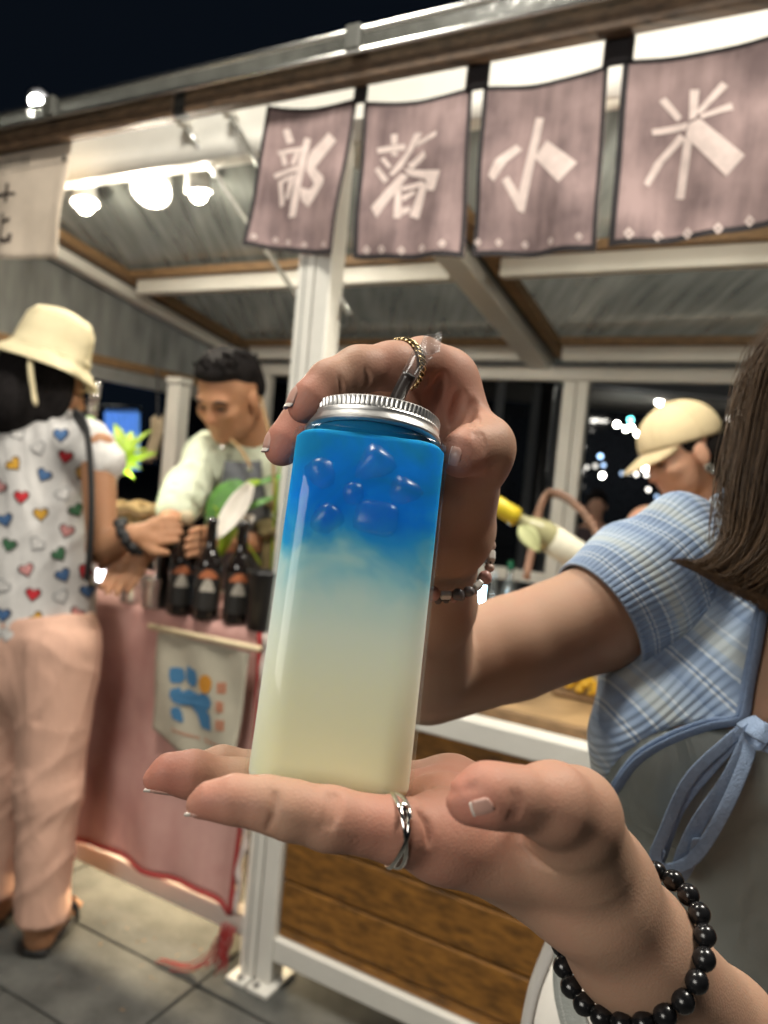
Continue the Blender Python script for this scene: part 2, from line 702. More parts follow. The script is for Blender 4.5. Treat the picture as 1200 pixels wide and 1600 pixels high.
def nets(D, lo, h):
    S_ = D < 0
    c = S_[:-1, :-1, :-1].astype(np.int8)
    tot = np.zeros(c.shape, np.int8)
    for dx in (0, 1):
        for dy in (0, 1):
            for dz in (0, 1):
                tot += S_[dx:S_.shape[0] - 1 + dx, dy:S_.shape[1] - 1 + dy, dz:S_.shape[2] - 1 + dz]
    act = (tot > 0) & (tot < 8)
    idx = np.full(act.shape, -1, np.int32)
    cells = np.argwhere(act)
    idx[act] = np.arange(len(cells))
    cor = {}
    for dx in (0, 1):
        for dy in (0, 1):
            for dz in (0, 1):
                cor[(dx, dy, dz)] = D[cells[:, 0] + dx, cells[:, 1] + dy, cells[:, 2] + dz]
    acc = np.zeros((len(cells), 3))
    cnt = np.zeros(len(cells))
    for a in cor:
        for axis in range(3):
            if a[axis]:
                continue
            b = list(a)
            b[axis] = 1
            va, vb = cor[a], cor[tuple(b)]
            m = (va < 0) != (vb < 0)
            t = np.where(m, va / np.where(m, va - vb, 1), 0)
            q = np.tile(np.array(a, float), (len(cells), 1))
            q[:, axis] += t
            acc += q * m[:, None]
            cnt += m
    V = lo + h * (cells + acc / cnt[:, None])
    Fs = []
    for axis in range(3):
        o1, o2 = [(1, 2), (2, 0), (0, 1)][axis]
        sl0 = [slice(1, -1)] * 3
        sl1 = [slice(1, -1)] * 3
        sl0[axis] = slice(0, -1)
        sl1[axis] = slice(1, None)
        A, B = S_[tuple(sl0)], S_[tuple(sl1)]
        e = np.argwhere(A != B)
        if not len(e):
            continue
        flip = A[e[:, 0], e[:, 1], e[:, 2]]
        off = np.ones(3, int)
        off[axis] = 0
        e = e + off

        def cid(d1, d2):
            q = e.copy()
            q[:, o1] += d1
            q[:, o2] += d2
            return idx[q[:, 0], q[:, 1], q[:, 2]]
        quad = np.stack([cid(-1, -1), cid(0, -1), cid(0, 0), cid(-1, 0)], 1)
        quad[~flip] = quad[~flip][:, ::-1]
        Fs.append(quad)
    F = np.concatenate(Fs)
    F = F[(F >= 0).all(1)]
    return V, F

# ================================================================== SETTING
ground = MB().obb((0, 0, -0.06), (120, 0, 0), (0, 120, 0), (0, 0, 0.045)).build('ground', SOIL)
tag(ground, None, kind='structure')
slab_cache = {}
SV = [-1.75, -1.475, -1.2, -0.925, -0.64, -0.365, -0.09, 0.40, 0.90, 1.40, 1.9]
for i in range(len(SV) - 1):
    L = 0.62 if i % 2 else 0.66
    off = -0.105 if i in (6, 5) else (-0.105 + 0.31 * (i % 3))
    for k in range(-6, 4):
        a, b = off + k * L, off + (k + 1) * L
        dz = random.uniform(-0.0025, 0.0015)
        m = MB().sbox(a + 0.003, b - 0.003, SV[i] + 0.003, SV[i + 1] - 0.003, -0.03, dz)
        m.build('paving_slab', PAVE, ground, bevel=0.003)

# litter and grit swept against the stall's foot
LEAFM = M('dry_leaf', (0.26, 0.14, 0.05), 0.7, var=0.4, scale=60)
grit = MB()
for k in range(70):
    u = random.uniform(-0.85, -0.1)
    v = random.uniform(-0.09, 0.02) if k % 3 else random.uniform(-0.3, -0.1)
    c = W(u, v, 0.004)
    a = random.uniform(0, 6.28)
    s_ = random.uniform(0.002, 0.008)
    e1 = np.array([math.cos(a), math.sin(a), random.uniform(-.2, .2)]) * s_
    e2 = np.array([-math.sin(a), math.cos(a), random.uniform(0, .5)]) * s_ * 0.35
    grit.add([c - e1, c + e2, c + e1, c - e2 + zz * 0.002], [(0, 1, 2, 3)])
tag(grit.build('leaf_litter', LEAFM), 'dry leaf crumbs scattered on paving along the stall foot', 'litter', kind='stuff')

# ------------------------------------------------------------------ the stall
RS = 0.174                                     # roof falls to the back


def roofz(v):
    return 2.17 - RS * v


stall = thing('market_stall', W(0, 0, 0), 'white steel framed market stall with clear sloping roof and wooden beam', 'market stall')
UL, UR, VB = -1.56, 1.72, 1.66
for a, b in ((-0.047, -0.001), (0.003, 0.049), (UL - 0.05, UL), (UR, UR + 0.05)):
    MB().sbox(a, b, 0, 0.062, 0.012, 2.13).build('post', WHITE, stall, bevel=0.004)
    bp_ = MB().sbox(a - 0.014 if a < 0 else a + 0.002, b - 0.002 if a < 0 else b + 0.02, -0.035, 0.085, 0.0, 0.011).build('base_plate', WHITE, stall, bevel=0.002)
    for vv_ in (-0.02,):
        MB().lathe([(0.009, 0), (0.009, 0.006), (0.006, 0.009)], W((a + b) / 2, vv_, 0.0115), zz, 8).build('bolt', M('grey_bolt', (0.3, 0.29, 0.27), 0.4, 0.8) if 'grey_bolt' not in bpy.data.materials else bpy.data.materials['grey_bolt'], bp_)
# grooves down the post
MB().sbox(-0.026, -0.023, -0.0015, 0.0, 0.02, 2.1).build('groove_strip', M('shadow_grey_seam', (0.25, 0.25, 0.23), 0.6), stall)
MB().sbox(-1.56, -0.048, 0.004, 0.05, 0.098, 0.153).build('bottom_rail', WHITE, stall, bevel=0.004)
MB().sbox(0.05, UR, 0.004, 0.05, 0.072, 0.130).build('bottom_rail', WHITE, stall, bevel=0.004)
MB().sbox(0.05, UR, -0.004, 0.05, 0.742, 0.795).build('counter_rail', WHITE, stall, bevel=0.004)
# front beam (steel) and wood fascia
MB().sbox(UL, UR, 0.078, 0.13, 2.125, 2.29).build('front_beam', WHITE, stall, bevel=0.004)
u_joint = fp(300, 150)[0]
MB().sbox(UL - 1.4, u_joint - 0.012, -0.055, -0.022, 2.188, 2.258).build('fascia_board', WOODB, stall, bevel=0.006)
MB().sbox(u_joint - 0.011, u_joint + 0.03, -0.050, -0.022, 2.19, 2.254).build('fascia_joint', M('tarred_joint', (0.02, 0.018, 0.017), 0.8), stall)
MB().sbox(u_joint + 0.031, UR + 0.3, -0.058, -0.022, 2.188, 2.258).build('fascia_board', WOODB, stall, bevel=0.006)
CLR = film('clear_weathered_plastic', (0.75, 0.76, 0.72), gloss=0.16, rough=0.15, haze=0.35, hazecol=(0.5, 0.5, 0.45), bump=0.4, bscale=50)
MB().sbox(UL - 1.4, UR + 0.3, -0.085, -0.078, 2.240, 2.272).build('roof_edge_strip', CLR, stall)
MB().tube([W(UL - 1.4, -0.082, 2.268), W(UR + 0.3, -0.082, 2.292)], 0.006, 8).build('gutter_lip', ALU, stall, True)
MB().tube([W(UL - 1.4, -0.082, 2.238), W(UR + 0.3, -0.082, 2.236)], 0.006, 8).build('gutter_lip', ALU, stall, True)
for uj in (0.115, -0.9, 0.75):
    MB().sbox(uj - 0.02, uj + 0.02, -0.095, -0.07, 2.236, 2.292).build('gutter_clip', M('dark_grey_clip', (0.07, 0.07, 0.06), 0.5) if 'dark_grey_clip' not in bpy.data.materials else bpy.data.materials['dark_grey_clip'], stall, bevel=0.004)


def rafter(u, w=0.06, hh=0.065, v0=0.05, v1=VB + 0.05):
    MB().bar(W(u, v0, roofz(v0) - 0.03), W(u, v1, roofz(v1) - 0.03), w, hh).build('rafter', WHITE, stall, bevel=0.004)


rafter(UL + 0.02)
rafter(0.045, 0.09)
rafter(UR - 0.02)
for u in (UL + 0.085, 0.14):
    MB().bar(W(u, 0.12, roofz(0.12) + 0.002), W(u, VB, roofz(VB) + 0.002), 0.05, 0.035).build('wood_batten', WOODT, stall, bevel=0.003)
    MB().bar(W(u - 0.03, 0.12, roofz(0.12) - 0.006), W(u - 0.03, VB, roofz(VB) - 0.006), 0.012, 0.03).build('dark_slot_strip', BLACKM, stall)  # black strip put in for the dark of the slot beside the batten
for vx, w in ((0.80, 0.06), (1.56, 0.06)):
    for a, b in ((UL + 0.12, -0.005), (0.17, UR - 0.05)):
        MB().bar(W(a, vx, roofz(vx) - 0.03), W(b, vx, roofz(vx) - 0.03), 0.05, w).build('cross_beam', WHITE, stall, bevel=0.004)
        MB().bar(W(a, vx - 0.05, roofz(vx) + 0.01), W(b, vx - 0.05, roofz(vx) + 0.01), 0.04, 0.03).build('wood_batten', WOODT, stall, bevel=0.003)
MB().sbox(UL, UR, VB, VB + 0.05, 1.775, 1.835).build('back_beam', WHITE, stall, bevel=0.004)
MB().sbox(UL, UR, VB + 0.01, VB + 0.04, 0.90, 0.95).build('back_rail', WHITE, stall, bevel=0.004)
for u in (fp(884, 562, VB)[0] + 0.055, fp(412, 545, VB)[0], UR - 0.02):
    MB().sbox(u - 0.055, u, VB + 0.001, VB + 0.049, 0.0, 1.774).build('back_post', WHITE, stall, bevel=0.004)
    MB().sbox(u + 0.003, u + 0.05, VB + 0.006, VB + 0.054, 0.0, 1.774).build('back_post', WHITE, stall, bevel=0.004)
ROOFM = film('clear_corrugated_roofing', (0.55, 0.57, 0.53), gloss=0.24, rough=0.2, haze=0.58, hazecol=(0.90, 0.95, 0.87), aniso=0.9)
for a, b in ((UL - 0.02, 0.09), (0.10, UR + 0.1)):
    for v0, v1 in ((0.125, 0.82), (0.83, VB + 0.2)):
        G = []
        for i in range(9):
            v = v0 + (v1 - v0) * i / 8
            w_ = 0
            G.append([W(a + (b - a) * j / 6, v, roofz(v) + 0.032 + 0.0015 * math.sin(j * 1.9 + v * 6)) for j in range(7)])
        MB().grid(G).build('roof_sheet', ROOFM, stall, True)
# grey side sheet and its wooden strip on the far left side of the stall
SIDEM = film('grey_clear_side_sheet', (0.42, 0.44, 0.42), gloss=0.07, rough=0.22, haze=0.75, hazecol=(0.50, 0.51, 0.47), aniso=0.9)
us = UL - 0.055
zs = onu(100, 538, us)[1]
v_s = onu(100, 538, us)[0]
G = [[W(us, 0.07 + 1.6 * j / 40, z0 + 0.003 * math.sin(j * 1.3)) + uu * 0.006 * math.sin(j * 0.9) for j in range(41)] for z0 in (1.72, 1.85, 1.97, 2.1)]
for j in range(41):
    v = 0.07 + 1.6 * j / 40
    for i in range(4):
        zt = roofz(v) - 0.05
        zb = zs - 0.02
        G[i][j] = W(us + 0.005 * math.sin(j * 0.9 + i), v, zb + (zt - zb) * i / 3)
MB().grid(G).build('side_sheet', SIDEM, stall, True)
MB().sbox(us - 0.02, us + 0.012, 0.07, VB, zs - 0.05, zs - 0.012).build('side_strip', WOODT, stall, bevel=0.003)
MB().sbox(us - 0.02, us + 0.012, 0.07, VB, zs - 0.115, zs - 0.055).build('side_strip', M('grey_steel', (0.22, 0.22, 0.21), 0.5), stall, bevel=0.003)

# cladding boards of the right hand counter
zb = 0.745
k = 0
pm_ = None
while zb > 0.13:
    z1 = zb - 0.003
    z0 = max(0.132, zb - 0.114)
    for a, b in ((0.052, 0.86), (0.863, UR)):
        MB().sbox(a, b, 0.018 + 0.003 * random.random(), 0.04, z0, z1).build('cladding_board', PLANK, stall, bevel=0.004)
    zb -= 0.117
MB().sbox(0.052, UR, 0.041, 0.05, 0.13, 0.74).build('cladding_backing', M('dark_backing_board', (0.03, 0.018, 0.008), 0.8), stall)
MB().sbox(0.051, UR, 0.051, 0.72, 0.765, 0.785).build('counter_top', M('pale_wood_counter', (0.42, 0.27, 0.13), 0.5, var=0.3, scale=6, stretch=(1, 9, 9)), stall, bevel=0.003)
MB().sbox(0.051, UR, 0.055, 0.075, 0.787, 0.815).build('counter_edge_trim', WOODT, stall, bevel=0.003)
# tension cords with hooks, hanging from the front beam down to the post
CORD = film('clear_cord', (0.8, 0.8, 0.78), gloss=0.3, rough=0.15, haze=0.75, hazecol=(0.75, 0.74, 0.68))
for (x0, y0), (x1, y1), va, vb in (((286, 192), (475, 478), 0.05, 0.30), ((358, 178), (547, 492), 0.05, 0.06)):
    a, b = fp(x0, y0, va), fp(x1, y1, vb)
    A_, B_ = W(a[0], va, a[1]), W(b[0], vb, b[1])
    c = MB().tube(smooth_path([A_, (A_ + B_) / 2 - zz * 0.006, B_], 10), 0.0075, 8).build('tension_cord', CORD, stall, True)
    MB().lathe([(0.004, -0.01), (0.016, -0.008), (0.018, 0.018), (0.008, 0.03)], A_, zz, 10).build('hook', WHITE, c, True)

# ------------------------------------------------------------------ track lights under the front beam
LAMPM = emit('lit_lamp_face', (1.0, 0.90, 0.72), 26)
LAMPW = M('white_lamp_housing', (0.75, 0.74, 0.7), 0.4, var=0.04)


def track_lamp(px, py, v, aim, rad, label, power, hang=0.012):
    u, z = fp(px, py, v)
    c = W(u, v, z)
    t = thing('track_lamp', c, label, 'lamp', 'spot lamps hung under the stall roof')
    d = np.asarray(aim, float) - c
    d /= np.linalg.norm(d)
    MB().lathe([(rad * .55, -0.11), (rad * .75, -0.085), (rad * .85, -0.03), (rad, 0), (rad * .93, 0.001), (rad * .88, -0.012)], c, d, 24).build('housing', LAMPW, t, True)
    MB().lathe([(rad * .87, -0.011), (rad * .5, -0.004), (0.0005, -0.002)], c, d, 24).build('lit_face', LAMPM, t, True)
    top = c - d * 0.06
    MB().ball(c + d * 0.006, rad * .62, 14).build('bulb', LAMPM, t, True)
    MB().tube([top, top + zz * hang], 0.009, 8).build('stem', LAMPW, t, True)
    MB().obb(top + zz * (hang + 0.012), uu * 0.04, vv * 0.016, zz * 0.014).build('adapter', LAMPW, t, bevel=0.003)
    l = bpy.data.lights.new('lamp_light', 'SPOT')
    l.energy, l.color, l.spot_size, l.spot_blend, l.shadow_soft_size = power, WARM, R(168), 0.5, rad * .6
    o = bpy.data.objects.new('lamp_light', l)
    COL.objects.link(o)
    o.location = V3(c + d * 0.012)
    o.rotation_euler = V3(d).to_track_quat('-Z', 'Y').to_euler()
    put(o, t)
    l = bpy.data.lights.new('bulb_light', 'POINT')
    l.energy, l.color, l.shadow_soft_size = power * .03, WARM, rad * .3
    o = bpy.data.objects.new('bulb_light', l)
    COL.objects.link(o)
    o.location = V3(c + d * rad)
    put(o, t)
    return t


track_lamp(133, 318, 0.18, W(-0.7, 0.05, 0.6), 0.045, 'white spot lamp nearest the white cloth banner', 80)
track_lamp(236, 297, 0.17, W(-0.2, -0.75, 0.9), 0.062, 'largest and brightest spot lamp under the stall roof', 125)
track_lamp(310, 300, 0.20, W(-0.5, 0.4, 0.9), 0.042, 'small round spot lamp beside the clear tension cord', 60)
t = track_lamp(1010, 290, 0.22, W(0.75, 0.0, 0.6), 0.05, 'spot lamp hidden behind the brown curtain', 110)
u_, z_ = fp(235, 262, 0.33)
tag(MB().sbox(UL + 0.1, -0.1, 0.150, 0.172, 2.160, 2.172).build('lamp_track', M('grey_track_rail', (0.16, 0.16, 0.15), 0.6)), 'white track rail above the stall spot lamps', 'track rail')

# ------------------------------------------------------------------ brown curtain with four cloth panels
CW = -0.013


def cloth_mat(name, lo_c, hi_c, stain=0.5):
    m = bpy.data.materials.new(name)
    m.use_nodes = True
    n, l = nodes_of(m)
    b = n['Principled BSDF']
    b.inputs['Roughness'].default_value = 0.85
    tc = n.new('ShaderNodeTexCoord')
    mp = n.new('ShaderNodeMapping')
    mp.inputs['Rotation'].default_value = (0, 0, AZ)
    mp.inputs['Scale'].default_value = (22, 22, 3.2)
    l.new(tc.outputs['Object'], mp.inputs['Vector'])
    a = n.new('ShaderNodeTexNoise')
    a.inputs['Scale'].default_value = 1.6
    a.inputs['Detail'].default_value = 7
    a.inputs['Roughness'].default_value = 0.65
    l.new(mp.outputs[0], a.inputs['Vector'])
    c = n.new('ShaderNodeTexNoise')
    c.inputs['Scale'].default_value = 9
    c.inputs['Detail'].default_value = 6
    l.new(tc.outputs['Object'], c.inputs['Vector'])
    ad = n.new('ShaderNodeMath')
    ad.operation = 'MULTIPLY_ADD'
    ad.inputs[1].default_value = stain
    l.new(a.outputs['Fac'], ad.inputs[0])
    sc = n.new('ShaderNodeMath')
    sc.operation = 'MULTIPLY'
    sc.inputs[1].default_value = 1 - stain
    l.new(c.outputs['Fac'], sc.inputs[0])
    l.new(sc.outputs[0], ad.inputs[2])
    r_ = n.new('ShaderNodeValToRGB')
    r_.color_ramp.elements[0].position, r_.color_ramp.elements[1].position = 0.38, 0.62
    r_.color_ramp.elements[0].color = (*lo_c, 1)
    r_.color_ramp.elements[1].color = (*hi_c, 1)
    l.new(ad.outputs[0], r_.inputs['Fac'])
    l.new(r_.outputs[0], b.inputs['Base Color'])
    w = n.new('ShaderNodeTexNoise')
    w.inputs['Scale'].default_value = 500
    l.new(tc.outputs['Object'], w.inputs['Vector'])
    bp = n.new('ShaderNodeBump')
    bp.inputs['Strength'].default_value = 0.35
    bp.inputs['Distance'].default_value = 0.001
    l.new(w.outputs['Fac'], bp.inputs['Height'])
    l.new(bp.outputs[0], b.inputs['Normal'])
    return m


NOREN = cloth_mat('faded_plum_brown_cotton', (0.15, 0.102, 0.102), (0.36, 0.255, 0.245), 0.4)
NHEM = M('black_cotton_hem', (0.018, 0.014, 0.016), 0.85, bump=0.3, bscale=300)
NINK = M('pale_pink_print', (0.66, 0.54, 0.50), 0.85, var=0.14, scale=40, bump=0.2, bscale=300)


def wave(u, z, ph=0.0):
    t = max(0.0, min(1.0, (2.2 - z) / 0.4))
    return CW - t * (0.012 * math.sin(u * 21 + ph) + 0.007 * math.sin(u * 47 + 1.3 + z * 5 + ph) + 0.005 * math.sin(z * 23 + u * 14)) - 0.012 * t


def on_cloth(px, py, off=0.0):
    u, z = fp(px, py, CW - 0.01)
    return W(u, wave(u, z) - off, z)


def tess(pts, mb, fn, n=4):
    """fill a (possibly concave) outline and subdivide it so that it can follow folds"""
    from mathutils.geometry import tessellate_polygon
    for tri in tessellate_polygon([[Vector((x, y, 0)) for x, y in pts]]):
        a, b, c = [np.array(pts[i], float) for i in tri]
        idx, V, F = {}, [], []
        for i in range(n + 1):
            for j in range(n + 1 - i):
                idx[i, j] = len(V)
                q = a + (b - a) * i / n + (c - a) * j / n
                V.append(fn(q[0], q[1]))
        for i in range(n):
            for j in range(n - i):
                F.append((idx[i, j], idx[i + 1, j], idx[i, j + 1]))
                if i + j < n - 1:
                    F.append((idx[i + 1, j], idx[i + 1, j + 1], idx[i, j + 1]))
        mb.add(V, F)


def px_poly(pts, off, mb):
    """flat print: outline in photo pixels laid on the cloth"""
    tess(pts, mb, lambda x, y: on_cloth(x, y, off))


curtain = thing('shop_curtain', W(0.3, CW, 2.2), 'plum brown split curtain with four white characters hung from beam', 'curtain')
z5 = lambda L: [(370 + x / 2.927, 100 + y / 2.927) for x, y in L]
z2 = lambda L: [(600 + x / 2, y / 2) for x, y in L]
PANELS = [
    ([(414, 162), (556, 150), (523, 400), (386, 386)],
     [z5(q) for q in ([(203, 296), (232, 290), (256, 352), (224, 362)], [(180, 395), (300, 372), (302, 392), (186, 414)],
                      [(194, 412), (216, 408), (228, 458), (206, 464)], [(262, 397), (284, 394), (262, 455), (242, 458)],
                      [(160, 500), (296, 455), (292, 476), (168, 522)], [(182, 532), (204, 524), (208, 640), (186, 650)],
                      [(205, 520), (262, 500), (258, 521), (206, 541)], [(238, 524), (259, 520), (234, 610), (212, 618)],
                      [(300, 330), (330, 335), (262, 695), (228, 700)],
                      [(333, 392), (415, 310), (455, 350), (352, 470), (400, 520), (400, 545), (320, 652), (292, 622), (284, 560), (330, 572), (350, 545), (312, 482), (318, 420)])],
     z5([(88, 793), (165, 798), (228, 812), (302, 823), (402, 828)])),
    ([(567, 156), (736, 132), (727, 405), (552, 404)],
     [z5(q) for q in ([(635, 380), (760, 358), (764, 384), (640, 406)], [(700, 318), (728, 315), (727, 359), (702, 364)], [(701, 398), (727, 394), (728, 415), (704, 415)],
                      [(805, 310), (842, 308), (742, 470), (705, 507), (690, 500), (772, 385)], [(822, 345), (915, 305), (910, 328), (808, 374)],
                      [(650, 430), (668, 422), (702, 462), (690, 475)], [(625, 480), (642, 466), (690, 525), (668, 542)],
                      [(768, 452), (850, 390), (858, 420), (790, 472)], [(742, 492), (772, 502), (640, 705), (612, 655), (650, 610)],
                      [(752, 467), (935, 490), (905, 580), (868, 575), (858, 520), (776, 500)],
                      [(718, 566), (742, 552), (745, 700), (715, 705)], [(744, 552), (832, 528), (832, 549), (746, 574)],
                      [(835, 525), (866, 549), (825, 705), (780, 690)], [(747, 596), (800, 566), (803, 584), (748, 622)],
                      [(747, 652), (784, 642), (780, 668), (747, 688)])],
     z5([(590, 848), (662, 848), (750, 852), (851, 846), (958, 836)])),
    ([(754, 132), (950, 98), (933, 394), (738, 401)],
     [z2(q) for q in ([(470, 360), (495, 362), (432, 660), (415, 655), (370, 565), (388, 550), (418, 600)],
                      [(410, 448), (428, 462), (385, 505), (345, 570), (328, 550), (350, 500)],
                      [(505, 433), (605, 510), (548, 573), (465, 485)])],
     z2([(293, 757), (358, 757), (433, 757), (522, 755), (615, 747)])),
    ([(973, 92), (1262, 34), (1240, 352), (953, 389)],
     [z2(q) for q in ([(858, 312), (878, 298), (930, 360), (915, 375)], [(955, 275), (985, 275), (976, 364), (952, 374)],
                      [(937, 424), (962, 440), (935, 615), (908, 612)], [(1055, 250), (1075, 265), (990, 354), (972, 350)],
                      [(1085, 318), (1092, 340), (992, 370), (986, 358)], [(835, 400), (948, 378), (943, 400), (838, 420)],
                      [(922, 412), (940, 428), (870, 500), (825, 580), (812, 570), (845, 500)],
                      [(985, 368), (1128, 487), (1070, 552), (942, 424), (950, 384)])],
     z2([(770, 737), (855, 735), (947, 727), (1045, 717), (1143, 693), (1225, 672)])),
]


def bil(c, s, t, sag=0.0):
    (a, b, d, e) = [np.array(q, float) for q in c]
    top = a + (b - a) * s + np.array([0, sag * 4 * s * (1 - s)])
    bot = e + (d - e) * s
    return top + (bot - top) * t


for c, strokes, dia in PANELS:
    G = [[on_cloth(*bil(c, j / 28, i / 28, 10)) for j in range(29)] for i in range(29)]
    pan = MB().grid(G).build('cloth_panel', NOREN, curtain, True, solid=0.0016)
    hem = MB()
    w = 0.032
    for s0, s1, t0, t1 in ((0, 1, 0, w * .8), (0, 1, 1 - w, 1), (0, w * 1.1, 0, 1), (1 - w * 1.1, 1, 0, 1)):
        hem.grid([[on_cloth(*bil(c, s0 + (s1 - s0) * j / 20, t0 + (t1 - t0) * i / 20, 10), 0.0016) for j in range(21)] for i in range(21)])
    hem.build('black_hem', NHEM, pan, True)
    ch = MB()
    for q in strokes:
        px_poly(q, 0.0018, ch)
    ch.build('printed_character', NINK, pan, True)
    for (x, y) in dia:
        d = MB()
        s_ = 7.0 if c[0][0] < 700 else (6.5 if c[0][0] < 900 else 9.5)
        if c[0][0] < 500:
            s_ = 5.0
        q = s_ * 0.38
        for k in range(4):
            a0, a1 = k * math.pi / 2, (k + 1) * math.pi / 2
            px_poly([(x + s_ * .85 * math.cos(a0), y + s_ * math.sin(a0)), (x + s_ * .85 * math.cos(a1), y + s_ * math.sin(a1)),
                     (x + q * math.cos(a1), y + q * math.sin(a1)), (x + q * math.cos(a0), y + q * math.sin(a0))], 0.0019, d)
        d.build('printed_diamond', NINK, pan, True)
for (x0, x1, yt, yb) in ((557, 577, 128, 156), (733, 768, 92, 136), (947, 994, 55, 98)):
    q = MB()
    top, bot = [], []
    a, b = fp(x0, yb, CW), fp(x1, yb, CW)
    ut0, zt = fp(x0, yt, CW)
    ut1 = fp(x1, yt, CW)[0]
    q.grid([[W(ut0 + (ut1 - ut0) * j / 4, CW - 0.001 * i, max(a[1], b[1]) - 0.012 + (2.262 - max(a[1], b[1])) * (1 - i / 6)) for j in range(5)] for i in range(7)])
    q.build('hanging_tab', NHEM, curtain, True, solid=0.004)

# ------------------------------------------------------------------ white cloth banner, far left
BANM = M('cream_canvas', (0.62, 0.52, 0.42), 0.85, var=0.08, scale=12, bump=0.3, bscale=400)
INKD = M('dark_brown_print', (0.05, 0.035, 0.03), 0.8)
INKG = M('grey_print', (0.22, 0.19, 0.16), 0.8)
ban = thing('cloth_banner', W(-1.05, -0.05, 2.2), 'cream cloth banner with a dark character at the left edge', 'banner')
bc = [(-150, 262), (112, 216), (88, 402), (-150, 420)]
MB().grid([[on_cloth(*bil(bc, j / 20, i / 16, 0), 0.006) for j in range(21)] for i in range(17)]).build('cloth', BANM, ban, True, solid=0.0016)
q = MB()
for pts in ([(-38, 305), (26, 301), (27, 306), (-38, 311)], [(-18, 290), (-13, 290), (-13, 318), (-18, 318)], [(12, 288), (17, 287), (15, 317), (10, 318)],
            [(-8, 320), (-3, 322), (-25, 355), (-30, 350)], [(-22, 345), (-17, 340), (-17, 385), (-22, 385)],
            [(5, 334), (10, 333), (9, 372), (4, 372)], [(9, 346), (20, 341), (20, 346), (9, 352)], [(5, 373), (22, 376), (21, 382), (6, 381)], [(19, 368), (24, 366), (23, 381), (18, 381)]):
    px_poly(pts, 0.0085, q)
q.build('printed_character', INKD, ban, True)
q = MB()
for k in range(9):
    x = -20 + k * 7.6
    y = 263 - (x + 20) * 0.19
    h_ = 7 if k % 3 else 5
    px_poly([(x, y - h_), (x + 4.2, y - h_ - 1), (x + 4.0, y + 7), (x - .2, y + 8)], 0.0085, q)
q.build('printed_caption', INKG, ban, True)
px = MB()
px_poly([(0, 272.0), (105, 249.5), (105, 250.6), (0, 273.2)], 0.0085, px)
px.build('seam', INKG, ban, True)
MB().tube([on_cloth(103, 244, 0.012), on_cloth(101, 252, 0.012)], 0.005, 8).build('eyelet', BLACKM, ban, True)

# ================================================================== LEFT COUNTER
CZ = 0.885
tbl = thing('counter_table', W(-0.8, 0.3, 0), 'plain counter table hidden under the pink cloth', 'table')
MB().sbox(-1.5, -0.075, 0.02, 0.50, 0.85, 0.875).build('table_top', WOODT, tbl)
for a in (-1.46, -0.13):
    for b in (0.06, 0.46):
        MB().sbox(a - 0.02, a + 0.02, b - 0.02, b + 0.02, 0.0, 0.849).build('leg', WHITE, tbl)
PINK = cloth_mat('dusty_pink_cotton', (0.56, 0.295, 0.26), (0.66, 0.385, 0.34), 0.3)
REDH = M('red_yarn_hem', (0.35, 0.03, 0.03), 0.8, bump=0.4, bscale=300)
FRG = M('cream_fringe_yarn', (0.6, 0.5, 0.46), 0.85, var=0.2, scale=60)


def cloth_front(u, z):
    t = (CZ - z) / 0.75
    return -0.012 - t * (0.016 + 0.011 * math.sin(u * 15 + 0.5) + 0.006 * math.sin(u * 37 + 2) + 0.003 * math.sin(z * 18 + u * 12))


_cb = [fp(x, y, -0.03) for x, y in ((-200, 1165), (0, 1265), (105, 1309), (210, 1352), (290, 1388), (345, 1416), (366, 1440))]
CBU, CBZ = [q[0] for q in _cb], [q[1] + 0.006 for q in _cb]


def cloth_bot(u):
    return float(np.interp(u, CBU, CBZ)) + 0.004 * math.sin(u * 23)


cl = thing('table_cloth', W(-0.8, 0, CZ), 'dusty pink tablecloth with red hem hanging over the counter front', 'tablecloth')
U0, U1 = -1.52, -0.064
G = []
NU = 110
for i in range(9):
    v = 0.5 - 0.508 * i / 8
    G.append([W(U0 + (U1 - U0) * j / NU, v, CZ + 0.001 * math.sin(j * .7 + i)) for j in range(NU + 1)])
for i in range(1, 41):
    row = []
    for j in range(NU + 1):
        u = U0 + (U1 - U0) * j / NU
        zb = cloth_bot(u)
        z = CZ - (CZ - zb) * i / 40
        row.append(W(u + 0.012 * math.sin(i * .13) * (j / NU), cloth_front(u, z), z - 0.004 * (i == 1)))
    G.append(row)
MB().grid(G).build('cloth', PINK, cl, True, solid=0.002)
pts = [W(U0 + (U1 - U0) * j / NU + 0.012 * math.sin(5.2) * j / NU, cloth_front(U0 + (U1 - U0) * j / NU, cloth_bot(U0 + (U1 - U0) * j / NU)) - 0.002, cloth_bot(U0 + (U1 - U0) * j / NU)) for j in range(NU + 1)]
MB().tube(pts, 0.006, 6).build('red_hem', REDH, cl, True)
ptr, ptw = [], []
for i in range(41):
    z = CZ - (CZ - cloth_bot(U1)) * i / 40
    du = 0.012 * math.sin(i * .13)
    ptr.append(W(U1 + du + 0.004, cloth_front(U1, z) - 0.002, z))
    ptw.append(W(U1 + du + 0.016 + 0.004 * math.sin(i * 1.1), cloth_front(U1, z) + 0.003 + 0.004 * math.sin(i * .7), z))
MB().tube(ptr, 0.007, 6).build('red_edge', REDH, cl, True)
MB().tube(ptw, [0.008 + 0.002 * math.sin(i * 1.7) for i in range(41)], 7).build('fringe_edge', FRG, cl, True)
fr = MB()
base = W(U1 + 0.0, cloth_front(U1, 0.13) - 0.005, 0.125)
